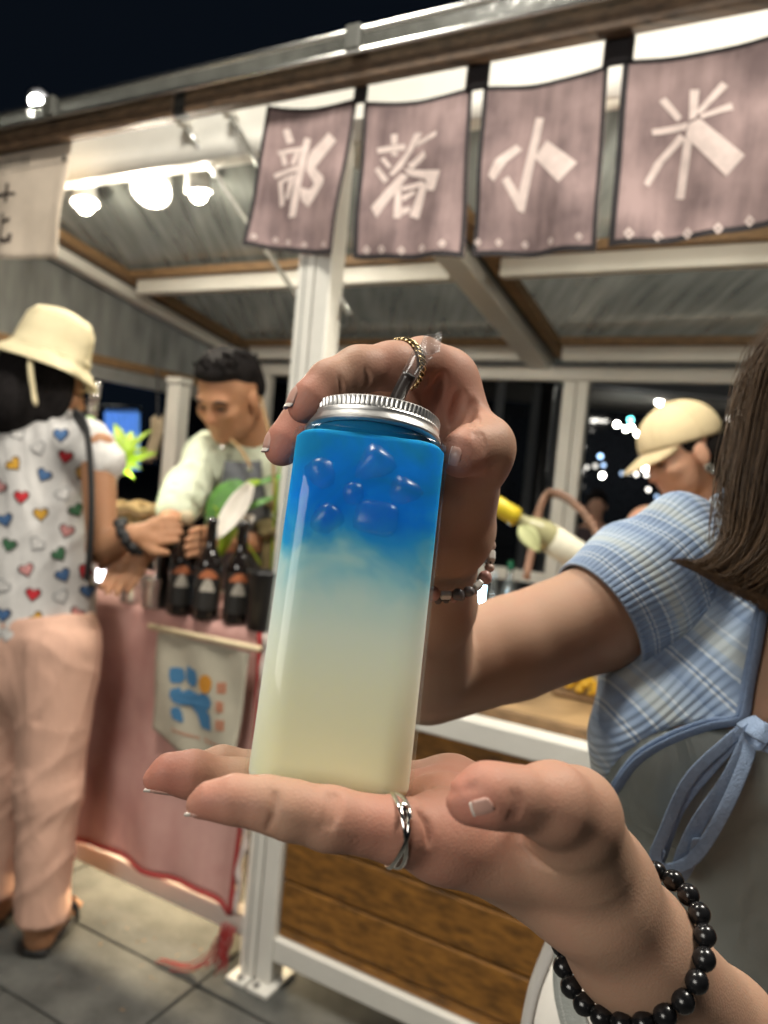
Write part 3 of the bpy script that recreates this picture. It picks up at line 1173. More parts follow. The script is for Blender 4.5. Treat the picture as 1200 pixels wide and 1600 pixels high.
for k in range(26):
    a = random.uniform(-0.025, 0.02)
    p0 = base + uu * a + zz * random.uniform(-.01, .02)
    if k < 6:
        e = W(U1 - random.uniform(0.10, 0.19), -0.07 - random.uniform(0, .03), 0.006)
        pts = [p0, p0 - zz * 0.07 - uu * 0.02, (p0 + e) / 2 * np.array([1, 1, 0]) + zz * 0.012, e]
    else:
        e = base + uu * random.uniform(-.05, .01) - vv * random.uniform(0, .03)
        e[2] = random.uniform(0.004, 0.07)
        pts = [p0, (p0 + e) / 2 + uu * random.uniform(-.01, .01), e]
    fr.tube(smooth_path(pts, 10), 0.0016, 5)
fr.build('red_tassel', REDH, cl, True)

# LED strip under the counter, the glow on the paving in front
led = thing('under_counter_lamp', W(-0.6, 0.34, 0.22), 'warm strip lamp under the pink covered counter', 'lamp')
MB().sbox(-1.2, -0.12, 0.33, 0.36, 0.225, 0.245).build('housing', LAMPW, led)
MB().sbox(-1.18, -0.14, 0.326, 0.3295, 0.226, 0.24).build('lit_face', emit('warm_led_strip', (1.0, 0.8, 0.5), 6), led)
l = area('lamp_light', W(-0.62, 0.32, 0.215), W(-0.62, -0.08, 0.0), 1.0, 9, (1.0, 0.80, 0.50), 0.03)
put(l, led)

# pennant
pen = thing('pennant', W(-0.25, -0.04, 0.85), 'cream canvas pennant with blue flower logo hanging on the pink cloth', 'pennant')
PC = M('cream_pennant_canvas', (0.50, 0.46, 0.36), 0.85, var=0.08, scale=20, bump=0.3, bscale=500)


def on_pen(px, py, off=0.0):
    u, z = fp(px, py, -0.045)
    return W(u, -0.058 - 0.004 * math.sin(u * 40 + z * 20) - off, z)


def pen_poly(pts, off, mb):
    tess([(230 + x / 6, 960 + y / 6) for x, y in pts], mb, lambda x, y: on_pen(x, y, off), 2)


G = []
for i in range(25):
    t = i / 24
    row = []
    for j in range(21):
        s = j / 20
        top = np.array([140, 150]) + (np.array([1000, 350]) - np.array([140, 150])) * s
        bot = np.array([75, 1060]) + (np.array([855, 1290]) - np.array([75, 1060])) * s + np.array([0, 200 * (1 - abs(2 * s - 1))])
        q = top + (bot - top) * t
        row.append(on_pen(230 + q[0] / 6, 960 + q[1] / 6))
    G.append(row)
pcl = MB().grid(G).build('canvas', PC, pen, True, solid=0.002)
a, b = on_pen(243, 977, 0.004), on_pen(412, 1013, 0.004)
MB().tube([a, b], 0.0085, 10).build('wooden_rod', M('pale_dowel', (0.62, 0.5, 0.32), 0.6), pen, True)
BLU = M('blue_print', (0.06, 0.20, 0.38), 0.8, var=0.1)
ORG = M('orange_print', (0.62, 0.27, 0.03), 0.8, var=0.1)
RDP = M('red_orange_print', (0.55, 0.17, 0.08), 0.8, var=0.1)
q = MB()
for s in ([(255, 488), (318, 486), (375, 505), (388, 590), (352, 636), (270, 632), (250, 560)], [(408, 468), (500, 520), (512, 610), (480, 675), (424, 652), (396, 590)],
          [(263, 690), (345, 668), (362, 715), (430, 690), (515, 742), (558, 728), (615, 738), (652, 810), (632, 868), (600, 890), (637, 940), (635, 1082), (540, 1050), (500, 930), (440, 850), (350, 838), (288, 805), (256, 745)],
          [(275, 858), (340, 850), (368, 905), (384, 985), (366, 1000), (292, 962), (268, 905)]):
    pen_poly(s, 0.003, q)
q.build('flower_logo', BLU, pcl, True)
q = MB()
pen_poly([(590 + 62 * math.cos(a), 640 + 88 * math.sin(a)) for a in np.linspace(0, 2 * math.pi, 17)[:-1]], 0.003, q)
q.build('sun_dot', ORG, pcl, True)
q = MB()
for cx, cy, st in ((735, 675, 0), (722, 850, 1), (728, 1022, 2)):
    for k in range(4):
        yy = cy - 45 + k * 26
        pen_poly([(cx - 38, yy), (cx + 36, yy + 10), (cx + 36, yy + 22), (cx - 38, yy + 12)], 0.003, q)
    for dx in (-30, 18) if st != 1 else (-6,):
        pen_poly([(cx + dx, cy - 50), (cx + dx + 14, cy - 48), (cx + dx + 14, cy + 52), (cx + dx, cy + 50)], 0.0034, q)
q.build('printed_characters', RDP, pcl, True)
q = MB()
for k in range(13):
    x = 285 + k * 36
    if k == 7:
        continue
    y = 1040 + k * 12.5
    h_ = 44 if k in (0, 8) else 30
    pen_poly([(x, y + 44 - h_), (x + 12, y + 46 - h_), (x + 12, y + 44), (x, y + 42)], 0.003, q)
    pen_poly([(x + 13, y + 30), (x + 25, y + 33), (x + 25, y + 44), (x + 13, y + 42)], 0.003, q)
q.build('printed_caption', RDP, pcl, True)

# dark bottles
BGL = M('dark_brown_glass', (0.012, 0.009, 0.008), 0.08, var=0.2, Coat_Weight=0.6)
LBL = M('black_bottle_label', (0.02, 0.018, 0.016), 0.5)
LOR = M('rust_orange_label_print', (0.42, 0.13, 0.05), 0.6)
LGY = M('pale_grey_label_print', (0.42, 0.38, 0.32), 0.6, var=0.3, scale=120)
CAPM = M('cream_bottle_cap', (0.6, 0.5, 0.33), 0.5)


def arc_patch(c, r_, a0, a1, z0, z1, mid, n=10, top=None):
    G = []
    for i in range(7):
        row = []
        for j in range(n + 1):
            a = a0 + (a1 - a0) * j / n + mid
            z = z0 + (z1 - z0) * i / 6
            if top is not None:
                z = z0 + (top(j / n) - z0) * i / 6
            row.append(np.asarray(c) + np.array([math.cos(a) * r_, math.sin(a) * r_, z]))
        G.append(row)
    return G


def bottle(px, py, label, hh=0.27, rr=0.036, cap=False, lab=True):
    u, v = onz(px, py, CZ)
    c = W(u, v, CZ + 0.002)
    t = thing('bottle', c, label, 'bottle', 'dark bottles lined up on the pink counter')
    s = hh / 0.27
    prof = [(0.5 * rr, 0), (rr * .97, 0.002), (rr, 0.01), (rr, 0.145 * s), (rr * .93, 0.158 * s), (rr * .6, 0.178 * s), (rr * .42, 0.195 * s), (rr * .38, 0.25 * s), (rr * .43, 0.252 * s), (rr * .43, 0.262 * s), (rr * .3, 0.27 * s)]
    MB().lathe(prof, c, zz, 28).build('glass', BGL, t, True)
    if cap:
        MB().lathe([(rr * .45, 0.24 * s), (rr * .46, 0.27 * s), (rr * .4, 0.275 * s), (0.001, 0.276 * s)], c, zz, 16).build('cap', CAPM, t, True)
    if lab:
        mid = math.atan2(CP[1] - c[1], CP[0] - c[0])
        lb = MB().grid(arc_patch(c, rr + 0.0006, -1.0, 1.0, 0.03, 0.135, mid)).build('label', LBL, t, True)
        MB().grid(arc_patch(c, rr + 0.0012, -.8, .8, 0.112, 0.13, mid, top=lambda s_: 0.113 + 0.022 * math.sin(math.pi * s_))).build('label_arch', LOR, lb, True)
        MB().grid(arc_patch(c, rr + 0.0012, -.55, .55, 0.078, 0.11, mid, top=lambda s_: 0.08 + 0.032 * math.sin(math.pi * s_))).build('label_picture', LGY, lb, True)
    return t


bottle(280, 960, 'dark bottle with cream cap, leftmost of the labelled bottles', cap=True)
bottle(320, 968, 'dark labelled bottle in the middle, a white lily behind its neck')
bottle(368, 975, 'dark labelled bottle beside the black pot')
bottle(256, 950, 'slim dark bottle without visible label at the left end', rr=0.03, cap=True, lab=False)
POTM = M('black_pot_glaze', (0.018, 0.017, 0.018), 0.3, var=0.2)
u, v = onz(406, 985, CZ)
c = W(u, v, CZ + 0.002)
t = thing('plant_pot', c, 'plain black pot at the right end of the bottles', 'pot')
MB().lathe([(0.03, 0), (0.036, 0.004), (0.041, 0.14), (0.044, 0.142), (0.044, 0.15), (0.038, 0.15), (0.036, 0.12)], c, zz, 24).build('pot', POTM, t, True)
MB().lathe([(0.036, 0.12), (0.02, 0.123), (0.001, 0.124)], c, zz, 16).build('soil', SOIL, t)

# ------------------------------------------------------------------ plants
GRN = M('fresh_green_leaf', (0.10, 0.26, 0.05), 0.45, var=0.3, scale=25, Subsurface_Weight=0.0)
YGR = M('yellow_green_leaf', (0.28, 0.42, 0.02), 0.45, var=0.25, scale=25)
SPT = M('white_lily_spathe', (0.80, 0.74, 0.66), 0.5, var=0.05)
MOSS = M('moss_and_root', (0.13, 0.10, 0.04), 0.9, var=0.6, scale=30, bump=0.8, bscale=60)


def leaf(a, b, width, nrm, mat, name, parent, curl=0.15, bend=0.1):
    a, b, nrm = np.asarray(a), np.asarray(b), np.asarray(nrm, float)
    d = b - a
    L = np.linalg.norm(d)
    sd = np.cross(d / L, nrm)
    sd /= np.linalg.norm(sd)
    n2 = np.cross(sd, d / L)
    G = []
    for i in range(13):
        t = i / 12
        w = width * (math.sin(math.pi * min(1, t * .94 + .03) ** 0.8)) ** 0.8
        c = a + d * t + n2 * (bend * L * 4 * t * (1 - t))
        G.append([c + sd * w * s + n2 * (curl * width * s * s) for s in (-1, -.6, -.2, 0, .2, .6, 1)])
    return MB().grid(G).build(name, mat, parent, True, solid=0.001)


tocam = -fw
D0 = 2.14
lily = thing('lily_plant', P(395, 905, 2.16), 'peace lily with one white spathe and broad green leaf behind the bottles', 'plant')
MB().lathe([(0.04, 0), (0.05, 0.005), (0.062, 0.09), (0.056, 0.09), (0.05, 0.07)], W(*onz(398, 955, CZ), CZ + 0.002) + vv * 0.06, zz, 20).build('pot', M('amber_wood_pot', (0.45, 0.24, 0.07), 0.5, var=0.3, scale=30), lily, True)
root = W(*onz(398, 955, CZ), CZ + 0.08) + vv * 0.06
for tip, m in ((P(335, 845, 2.05), SPT), (P(330, 830, 2.12), GRN), (P(350, 868, 2.06), YGR), (P(435, 752, 2.2), GRN), (P(428, 790, 2.1), GRN)):
    MB().tube(smooth_path([root, (root + tip) / 2 + zz * 0.06, tip + zz * 0.07], 8), 0.003, 6).build('stalk', YGR, lily, True)
leaf(P(394, 758, 2.08), P(334, 848, 2.03), 0.030, tocam + cu * .3, SPT, 'spathe', lily, curl=0.5, bend=-.03)
leaf(P(378, 752, 2.14), P(328, 836, 2.14), 0.05, tocam + cu * .2 - cr * .2, GRN, 'leaf', lily, 0.1)
leaf(P(366, 812, 2.09), P(346, 872, 2.08), 0.021, tocam - cr * .3, YGR, 'leaf', lily, 0.2)
leaf(P(382, 762, 2.12), P(408, 752, 2.14), 0.014, tocam + cu * .8, YGR, 'leaf', lily, 0.2)
leaf(P(385, 797, 2.09), P(430, 777, 2.11), 0.009, tocam + cu * .5, GRN, 'leaf', lily, 0.2)
leaf(P(402, 757, 2.15), P(455, 744, 2.2), 0.010, tocam + cu * .6, GRN, 'leaf', lily, 0.2)
leaf(P(384, 815, 2.08), P(398, 806, 2.08), 0.012, tocam, SPT, 'petal', lily, 0.4)
leaf(P(365, 812, 2.08), P(385, 802, 2.08), 0.012, tocam, SPT, 'petal', lily, 0.4)
vb = Vol(0.006)
for k in range(16):
    vb.ell(P(418 + random.uniform(-18, 26), 805 + random.uniform(-28, 30), 2.2 + random.uniform(-.03, .04)), np.array([.02, .02, .016]) * random.uniform(.7, 1.2), 0.01)
vb.seg(P(418, 840, 2.2), P(412, 905, 2.2), .012, .016, .01)
tag(vb.build('mossy_bonsai', MOSS), 'mossy brown root clump with green tufts behind the bottles', 'plant')
# amber wooden bowl and small white dish behind the bottles
bw = thing('wooden_bowl', W(*onz(362, 925, CZ), CZ), 'amber wooden bowl standing behind the dark bottles', 'bowl')
cbow = W(*onz(362, 905, CZ), CZ + 0.002)
MB().lathe([(0.04, 0), (0.05, 0.004), (0.085, 0.045), (0.098, 0.075), (0.094, 0.076), (0.08, 0.05), (0.045, 0.012), (0.001, 0.01)], cbow, zz, 28).build('bowl', M('honey_wood', (0.5, 0.27, 0.08), 0.4, var=0.25, scale=20, stretch=(1, 6, 20)), bw, True)
bw2 = thing('white_dish', W(*onz(432, 925, CZ), CZ), 'small white dish half hidden by the jar', 'dish')
MB().lathe([(0.02, 0), (0.03, 0.003), (0.045, 0.04), (0.042, 0.04), (0.025, 0.008), (0.001, 0.006)], W(*onz(436, 930, CZ), CZ + 0.002), zz, 24).build('bowl', M('white_ceramic', (0.72, 0.68, 0.6), 0.3), bw2, True)

# lit green plant with its glowing pink pot, tan basket, dark cash box
gp = thing('green_plant', W(*onz(190, 860, CZ), CZ), 'bright yellow green leafy plant lit from below in a pink pot', 'plant')
gb = P(190, 800, 2.15)
for (x, y, d, w) in ((238, 668, 2.18, .016), (245, 705, 2.16, .018), (205, 672, 2.2, .02), (222, 732, 2.1, .017), (232, 700, 2.22, .02), (212, 690, 2.12, .022), (178, 660, 2.2, .018), (170, 690, 2.15, .02), (210, 745, 2.1, .014), (195, 700, 2.14, .024), (186, 720, 2.12, .02)):
    leaf(P(188 + random.uniform(-10, 10), 742, 2.15), P(x, y + random.uniform(0, 14), d), w * random.uniform(.7, 1.1), tocam + cu * .7 + cr * random.uniform(-.6, .6), YGR, 'leaf', gp, 0.4, random.uniform(.15, .32))
pk = M('pink_self_glow_pot', (0.85, 0.5, 0.55), 0.35, var=0.1, Emission_Color=(1, .55, .62, 1), Emission_Strength=0.8)  # brightness of the lit pot put in as a glow of its own
ax = zz
MB().lathe([(0.025, 0), (0.034, 0.003), (0.052, 0.12), (0.049, 0.12), (0.03, 0.01)], W(*onz(183, 868, CZ), CZ + 0.03), zz, 20).build('pot', pk, gp, True)
l = bpy.data.lights.new('pot_light', 'POINT')
l.energy, l.color, l.shadow_soft_size = 0.35, (0.9, 1.0, 0.7), 0.02
o = bpy.data.objects.new('pot_light', l)
COL.objects.link(o)
o.location = V3(P(200, 742, 2.08))
put(o, gp)
bk = thing('woven_basket', W(*onz(240, 860, CZ), CZ), 'tan woven basket behind the grey cash box', 'basket')
cb = P(238, 812, 2.5)
prof = [(0.08, -0.06), (0.1, -0.055), (0.115, 0.03)]
MB().lathe(prof + [(0.11, 0.03), (0.09, -0.04)], cb, zz, 26).build('body', M('straw_weave', (0.42, 0.29, 0.13), 0.8, var=0.4, scale=60, bump=0.8, bscale=150), bk, True)
MB().tube([cb + np.array([.117 * math.cos(a), .117 * math.sin(a), .035 + .006 * math.sin(a * 9)]) for a in np.linspace(0, 2 * math.pi, 40)], 0.016, 7).build('rim', bpy.data.materials['straw_weave'], bk, True)
cx = thing('cash_box', W(*onz(250, 890, CZ), CZ), 'dark grey box with pale rim on the counter behind the hands', 'box')
u, v = onz(248, 870, CZ)
MB().sbox(u - .11, u + .11, v - .02, v + .12, CZ + .002, CZ + .075).build('box', M('charcoal_box', (0.07, 0.075, 0.08), 0.4), cx, bevel=.004)
MB().sbox(u - .115, u + .115, v - .026, v + .126, CZ + .076, CZ + .09).build('rim', M('pale_box_rim', (0.4, 0.38, 0.33), 0.5), cx, bevel=.003)
# clear cups on the counter edge, a lit phone
CUPM = film('clear_plastic_cup', (0.95, 0.9, 0.88), gloss=0.18, rough=0.1, haze=0.25, hazecol=(.8, .7, .66))
for k, (x, y, lab) in enumerate(((203, 942, 'clear plastic cup nearest the hatted shopper on the pink counter'), (236, 950, 'clear plastic cup next to the dark bottles'))):
    c = W(*onz(x, y, CZ), CZ + 0.002)
    t = thing('plastic_cup', c, lab, 'cup', 'clear cups on the counter')
    MB().lathe([(0.024, 0), (0.027, 0.002), (0.033, 0.08), (0.035, 0.081), (0.032, 0.08), (0.026, 0.005), (0.001, 0.004)], c, zz, 24).build('cup', CUPM, t, True)
    MB().tube([c + np.array([.034 * math.cos(a), .034 * math.sin(a), .081]) for a in np.linspace(0, 2 * math.pi, 25)], 0.002, 6).build('rim', CUPM, t, True)
ph = thing('phone', W(*onz(162, 925, CZ), CZ), 'phone with bright white screen lying on the counter edge', 'phone')
c = W(*onz(160, 918, CZ), CZ + 0.03)
MB().obb(c, uu * .062, vv * .032 + zz * .012, np.cross(uu, vv * .032 + zz * .012) / np.linalg.norm(vv * .032 + zz * .012) * .004).build('case', BLACKM, ph, bevel=.003)
MB().obb(c + zz * .0055, uu * .058, (vv * .032 + zz * .012) * .9, zz * .0008).build('screen', emit('lit_phone_screen', (0.95, 0.95, 1), 7), ph)
pc = thing('price_card', W(*onz(165, 900, CZ), CZ), 'small lilac card standing by the phone', 'card')
MB().obb(W(*onz(166, 905, CZ), CZ + .045) + vv * .06, uu * .045, vv * .004, zz * .035).build('card', M('lilac_card', (0.42, 0.33, 0.46), 0.6), pc)

# ================================================================== RIGHT COUNTER GOODS
CR_ = 0.787


def small_bottle(px, py, hh, rr, body, cap, label):
    c = W(*onz(px, py, CR_), CR_)
    t = thing('small_bottle', c, label, 'bottle', 'bottles on the right hand counter')
    MB().lathe([(rr * .8, 0), (rr, .004), (rr, hh * .55), (rr * .7, hh * .68), (rr * .4, hh * .76), (rr * .38, hh * .94)], c, zz, 20).build('glass', body, t, True)
    MB().lathe([(rr * .44, hh * .86), (rr * .44, hh), (.001, hh * 1.005)], c, zz, 14).build('cap', cap, t, True)
    MB().lathe([(rr + .0006, hh * .15), (rr + .0006, hh * .45)], c, zz, 20).build('label', M('white_paper', (.7, .68, .62), .7) if 'white_paper' not in bpy.data.materials else bpy.data.materials['white_paper'], t, True)


CLG = film('clear_bottle_glass', (0.9, 0.93, 0.92), gloss=0.2, rough=0.05, haze=0.2, hazecol=(.7, .72, .7))
GRG = M('green_bottle_glass', (0.01, 0.12, 0.05), 0.1)
WCAP = M('white_cap', (.7, .7, .68), .4)
small_bottle(788, 985, 0.255, 0.026, CLG, GRG, 'clear bottle with green neck beside the dark tray')
small_bottle(765, 975, 0.20, 0.022, CLG, WCAP, 'small clear bottle next to the blue lit tube')
small_bottle(812, 1000, 0.15, 0.026, M('pale_pink_bottle', (.7, .5, .48), .3), WCAP, 'short pale bottle with white label near the tray')
small_bottle(770, 1010, 0.12, 0.030, M('white_jar', (.75, .72, .66), .35), WCAP, 'squat white jar partly behind the raised arm')
tb = thing('light_tube', W(*onz(742, 985, CR_), CR_), 'upright blue white glowing light tube behind the raised arm', 'lamp')
ct = W(*onz(744, 1000, CR_), CR_)
MB().lathe([(.016, 0), (.016, .02)], ct, zz, 14).build('base', BLACKM, tb, True)
MB().lathe([(.011, .021), (.0125, .03), (.0125, .19), (.006, .198)], ct, zz, 14).build('glowing_tube', emit('blue_white_glow', (.45, .8, 1), 22), tb, True)
# tray and arched basket handle
tr = thing('wicker_tray', W(*onz(880, 985, CR_), CR_), 'dark brown wicker tray with a tall arched handle', 'basket')
u, v = onz(905, 990, CR_)
WK = M('brown_wicker', (.16, .085, .05), .6, var=.4, scale=40, bump=.6, bscale=150)
for a, b, c_, d_ in ((u - .16, u + .2, v - .01, v), (u - .16, u + .2, v + .22, v + .23), (u - .16, u - .15, v, v + .22), (u + .19, u + .2, v, v + .22)):
    MB().sbox(a, b, c_, d_, CR_ + .004, CR_ + .07).build('side', WK, tr, bevel=.003)
    MB().tube([W(a, c_, CR_ + .075), W(b, d_, CR_ + .075)], .007, 7).build('rim', M('pinkish_cane', (.42, .25, .18), .5, var=.3, scale=80) if 'pinkish_cane' not in bpy.data.materials else bpy.data.materials['pinkish_cane'], tr, True)
MB().sbox(u - .15, u + .19, v, v + .22, CR_, CR_ + .01).build('bottom', WK, tr)
h_ = smooth_path([P(822, 905, 1.95), P(836, 830, 1.95), P(846, 788, 1.94), P(862, 770, 1.93), P(895, 785, 1.91), P(928, 825, 1.89), P(945, 880, 1.88), P(950, 930, 1.87)], 40)
MB().tube(h_, 0.0095, 9).build('handle', bpy.data.materials['pinkish_cane'], tr, True)
wr = MB()
for k in range(14, 36):
    d = h_[min(k + 1, 39)] - h_[k]
    d /= np.linalg.norm(d)
    e1 = np.cross(d, zz)
    e1 /= np.linalg.norm(e1)
    e2 = np.cross(d, e1)
    wr.tube([h_[k] + .0105 * (math.cos(a) * e1 + math.sin(a) * e2) + d * .0015 * a for a in np.linspace(0, 2 * math.pi, 10)], .0022, 5)
wr.build('cane_wrapping', WK, tr, True)
# big tilted bottle with yellow wrapped neck lying across the tray
sb = thing('sake_bottle', P(850, 860, 1.86), 'tilted pale bottle with yellow wrapped neck lying across the tray', 'bottle')
A_, B_ = P(770, 785, 1.80), P(960, 905, 1.88)
L = np.linalg.norm(B_ - A_)
d = (B_ - A_) / L
MB().lathe([(.018, 0.0), (.021, .004), (.022, .05), (.0235, .068)], A_, d, 20).build('yellow_foil', M('yellow_foil', (.72, .55, .03), .4, var=.15), sb, True)
MB().lathe([(.014, .068), (.015, .09), (.026, .115), (.034, .14), (.035, .16), (.035, L), (.02, L + .004)], A_, d, 24).build('glass', M('pale_olive_glass', (.42, .40, .22), .15), sb, True)
MB().lathe([(.0358, .165), (.0358, L - .02)], A_, d, 24).build('label', M('ivory_label', (.72, .68, .54), .6, var=.08), sb, True)
leaf(P(812, 822, 1.78), P(842, 862, 1.77), .022, tocam + cu * .3, M('pale_green_ribbon', (.5, .52, .26), .6), 'paper_tag', sb, .2)
# yellow fruit in a wooden tray at the far right
ft = thing('fruit_tray', W(*onz(930, 1095, CR_), CR_), 'low wooden tray on the right counter behind the girl', 'tray')
u, v = onz(940, 1098, CR_)
MB().sbox(u - .12, u + .14, v - .03, v + .1, CR_ + .001, CR_ + .012).build('base', WOODT, ft, bevel=.002)
fm = MB()
for k in range(60):
    c = W(u + random.uniform(-.10, .13), v + random.uniform(-.02, .09), CR_ + .018 + random.uniform(0, .02))
    fm.ball(c, random.uniform(.006, .011), 8, (1.2, 1, .9))
tag(fm.build('dried_fruit', M('golden_fruit', (.72, .42, .02), .35, var=.2), None, True), 'golden dried fruit heaped in the low tray behind the girl', 'fruit', kind='stuff')

# ================================================================== BACKGROUND BUILDING AND LIGHTS
bl = thing('shopping_arcade', (3, 9, 0), 'grey flat roofed arcade with dark glass front behind the stall', 'building')
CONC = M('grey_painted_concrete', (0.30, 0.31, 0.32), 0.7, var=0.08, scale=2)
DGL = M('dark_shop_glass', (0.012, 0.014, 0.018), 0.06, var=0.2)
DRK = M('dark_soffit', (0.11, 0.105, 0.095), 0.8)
MB().obb((4.5, 10.2, 2.85), (8.5, 0, 0), (0, 1.2, 0), (0, 0, .27)).build('canopy', CONC, bl)
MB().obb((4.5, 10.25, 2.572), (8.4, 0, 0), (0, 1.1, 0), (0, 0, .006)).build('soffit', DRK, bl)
for k in range(9):
    MB().obb((-3.4 + k * 2.0 + .98, 11.35, 1.28), (.95, 0, 0), (0, .02, 0), (0, 0, 1.27)).build('glass_panel', DGL, bl)
    MB().obb((-3.4 + k * 2.0 + 1.98, 11.33, 1.28), (.03, 0, 0), (0, .04, 0), (0, 0, 1.275)).build('mullion', BLACKM, bl)
for x0, x1, m in ((833, 845, CONC), (865, 884, CONC), (775, 788, CONC)):
    a, b = P(x0, 600, 9.3), P(x1, 600, 9.3)
    MB().obb(((a[0] + b[0]) / 2, 9.3, 1.29), ((b[0] - a[0]) / 2, 0, 0), (0, .06, 0), (0, 0, 1.28)).build('wall_strip', m, bl)
a = P(856, 600, 8.6)
t = thing('black_column', (a[0], 8.6, 0), 'round black column in front of the arcade left of the stall post', 'column')
MB().lathe([(.11, 0), (.11, .01), (.075, .02), (.075, 2.45), (.1, 2.47), (.1, 2.565)], (a[0], 8.6, 0), zz, 20).build('shaft', BLACKM, t, True)
cl_ = P(1031, 627, 9.9)
area('canopy_downlight', (cl_[0], 9.9, 2.55), (cl_[0], 9.9, 0), .25, 12, (1, .95, .85))


def bulb(px, py, d, col, s, rad, label):
    c = P(px, py, d)
    t = thing('distant_lamp', c, label, 'lamp', 'small distant lamps glowing in the dark arcade')
    MB().ball(c, rad, 10).build('bulb', emit('glow_%d_%d' % (px, py), col, s * (4 if s >= 7 and col is WH else 1)), t, True)
    MB().lathe([(rad * .5, rad * .8), (rad * .6, rad * 1.2), (rad * .2, rad * 1.6)], c, zz, 8).build('socket', BLACKM, t)


WH, BLC, CY = (1, .95, .85), (.35, .6, 1), (.1, .9, .9)
for px, py, col, s, r_, lab in (
        (1031, 627, WH, 9, .05, 'wide ceiling lamp under the arcade canopy above the cap'),
        (964, 663, WH, 11, .03, 'white lamp left of the cyan light'), (985, 656, CY, 6, .035, 'cyan lamp left of the beige cap'),
        (978, 670, WH, 13, .028, 'white lamp just under the cyan light'), (987, 668, WH, 9, .025, 'white lamp under and right of the cyan light'),
        (996, 678, WH, 11, .03, 'white lamp below the cyan light, second in the slanting row'), (1011, 682, WH, 11, .028, 'white lamp at the cap front, lower end of the slanting row'),
        (1011, 664, BLC, 2.5, .025, 'pale bluish lamp close to the cap front'), (1028, 649, WH, 4, .024, 'small white lamp touching the cap crown'),
        (938, 713, BLC, 4, .028, 'upper blue lamp beside the white back post'), (943, 727, BLC, 1.6, .026, 'lower dim blue lamp beside the white back post'),
        (941, 743, WH, 7, .03, 'bright lamp below the two blue lamps'), (917, 730, WH, 1.1, .026, 'dim lamp touching the white back post'),
        (930, 728, WH, .9, .028, 'dim lamp left of the blue lamps'), (972, 740, BLC, 1.2, .024, 'dim bluish lamp left of the visor row'),
        (982, 738, WH, 3, .026, 'first lamp under the cap visor'), (994, 741, WH, 3, .026, 'second lamp under the cap visor'),
        (1008, 731, WH, 14, .034, 'brightest lamp at the cap visor tip'), (1010, 742, WH, 3, .025, 'lamp right below the brightest visor lamp'),
        (1013, 765, WH, 3, .026, 'lamp in front of the mouth of the woman in a cap'), (1026, 776, BLC, 1.0, .026, 'dim blue lamp by the chin of the woman in a cap'),
        (1140, 654, WH, 3, .024, 'lamp glinting through the loose hair, upper'), (1134, 698, WH, 8, .034, 'bright lamp between cap and loose hair'),
        (1150, 705, WH, 3, .02, 'small lamp seen through the loose hair')):
    bulb(px, py, 9.7, col, s, r_, lab)
bulb(392, 558, 6.0, (.75, 1, .9), 9, .045, 'pale green lamp above the vendor head')
# street lamp beyond the roof, upper left
c = P(60, 156, 11)
t = thing('street_lamp', (c[0], c[1], 0), 'bright street lamp in the night sky above the roof edge', 'street lamp')
MB().lathe([(.09, 0), (.07, .1), (.05, c[2] - .3), (.04, c[2] + .05)], (c[0], c[1] + .15, 0), zz, 12).build('pole', BLACKM, t, True)
MB().lathe([(.06, .1), (.16, .02), (.16, -.02)], c, np.array([0, -.8, -.6]), 16).build('shade', BLACKM, t, True)
l = bpy.data.lights.new('street_light', 'POINT')
l.energy, l.color, l.shadow_soft_size = 420, (1, .97, .88), .1
o = bpy.data.objects.new('street_light', l)
COL.objects.link(o)
o.location = V3(c + np.array([0.1, -.2, -.15]))
put(o, t)
MB().ball(c + np.array([0, -.06, -.05]), .095, 12).build('bulb', emit('street_lamp_glow', (1, .97, .86), 22), t, True)
c = P(48, 177, 11)
t = thing('street_lamp', (c[0], c[1], 0), 'small lower lamp just under the bright street lamp', 'street lamp')
MB().tube([(c[0], c[1] + .1, 0), (c[0], c[1] + .1, c[2])], .03, 8).build('pole', BLACKM, t, True)
MB().ball(c, .045, 10).build('bulb', emit('small_street_glow', (1, .95, .8), 5), t, True)
# blue curtain, its glow put into the cloth, and hanging straw goods far left
t = thing('blue_curtain', P(190, 760, 4.2), 'self glowing blue curtain in the dark behind the green plant', 'curtain')
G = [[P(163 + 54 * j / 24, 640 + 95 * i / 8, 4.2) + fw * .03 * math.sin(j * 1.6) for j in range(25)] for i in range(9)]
MB().grid(G).build('cloth', M('blue_self_glow_cloth', (.1, .25, .6), .7, var=.25, scale=8, Emission_Color=(.12, .32, .85, 1), Emission_Strength=.45), t, True)
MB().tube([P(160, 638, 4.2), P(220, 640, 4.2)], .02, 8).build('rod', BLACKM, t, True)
t = thing('hanging_cloth', P(236, 740, 3.0), 'beige cloth hanging in the dark left of the post', 'cloth')
G = [[P(236 + 20 * j / 14 - 16 * (i / 12) ** 2, 652 + 68 * i / 12 + 4 * math.sin(j * .9), 3.0) + fw * .02 * math.sin(j * 1.3 + i * .2) for j in range(15)] for i in range(13)]
MB().grid(G).build('cloth', M('pale_straw', (.36, .29, .20), .8, var=.3, scale=20, bump=.5), t, True, solid=.004)
MB().tube([P(246, 655, 3.0), P(246, 575, 3.0)], .004, 6).build('hanging_string', BLACKM, t)
post = thing('steel_post', P(278, 800, 3.4) * np.array([1, 1, 0]), 'white steel post standing alone behind the green plant', 'post')
a = P(274, 680, 3.4)
MB().obb((a[0], a[1], .82), uu * .036, vv * .036, zz * .80).build('shaft', WHITE, post, bevel=.004)
MB().obb((a[0], a[1], .012), uu * .08, vv * .08, zz * .01).build('foot_plate', WHITE, post)
MB().obb((a[0], a[1], 1.64), uu * .04, vv * .04, zz * .012).build('cap_plate', WHITE, post)
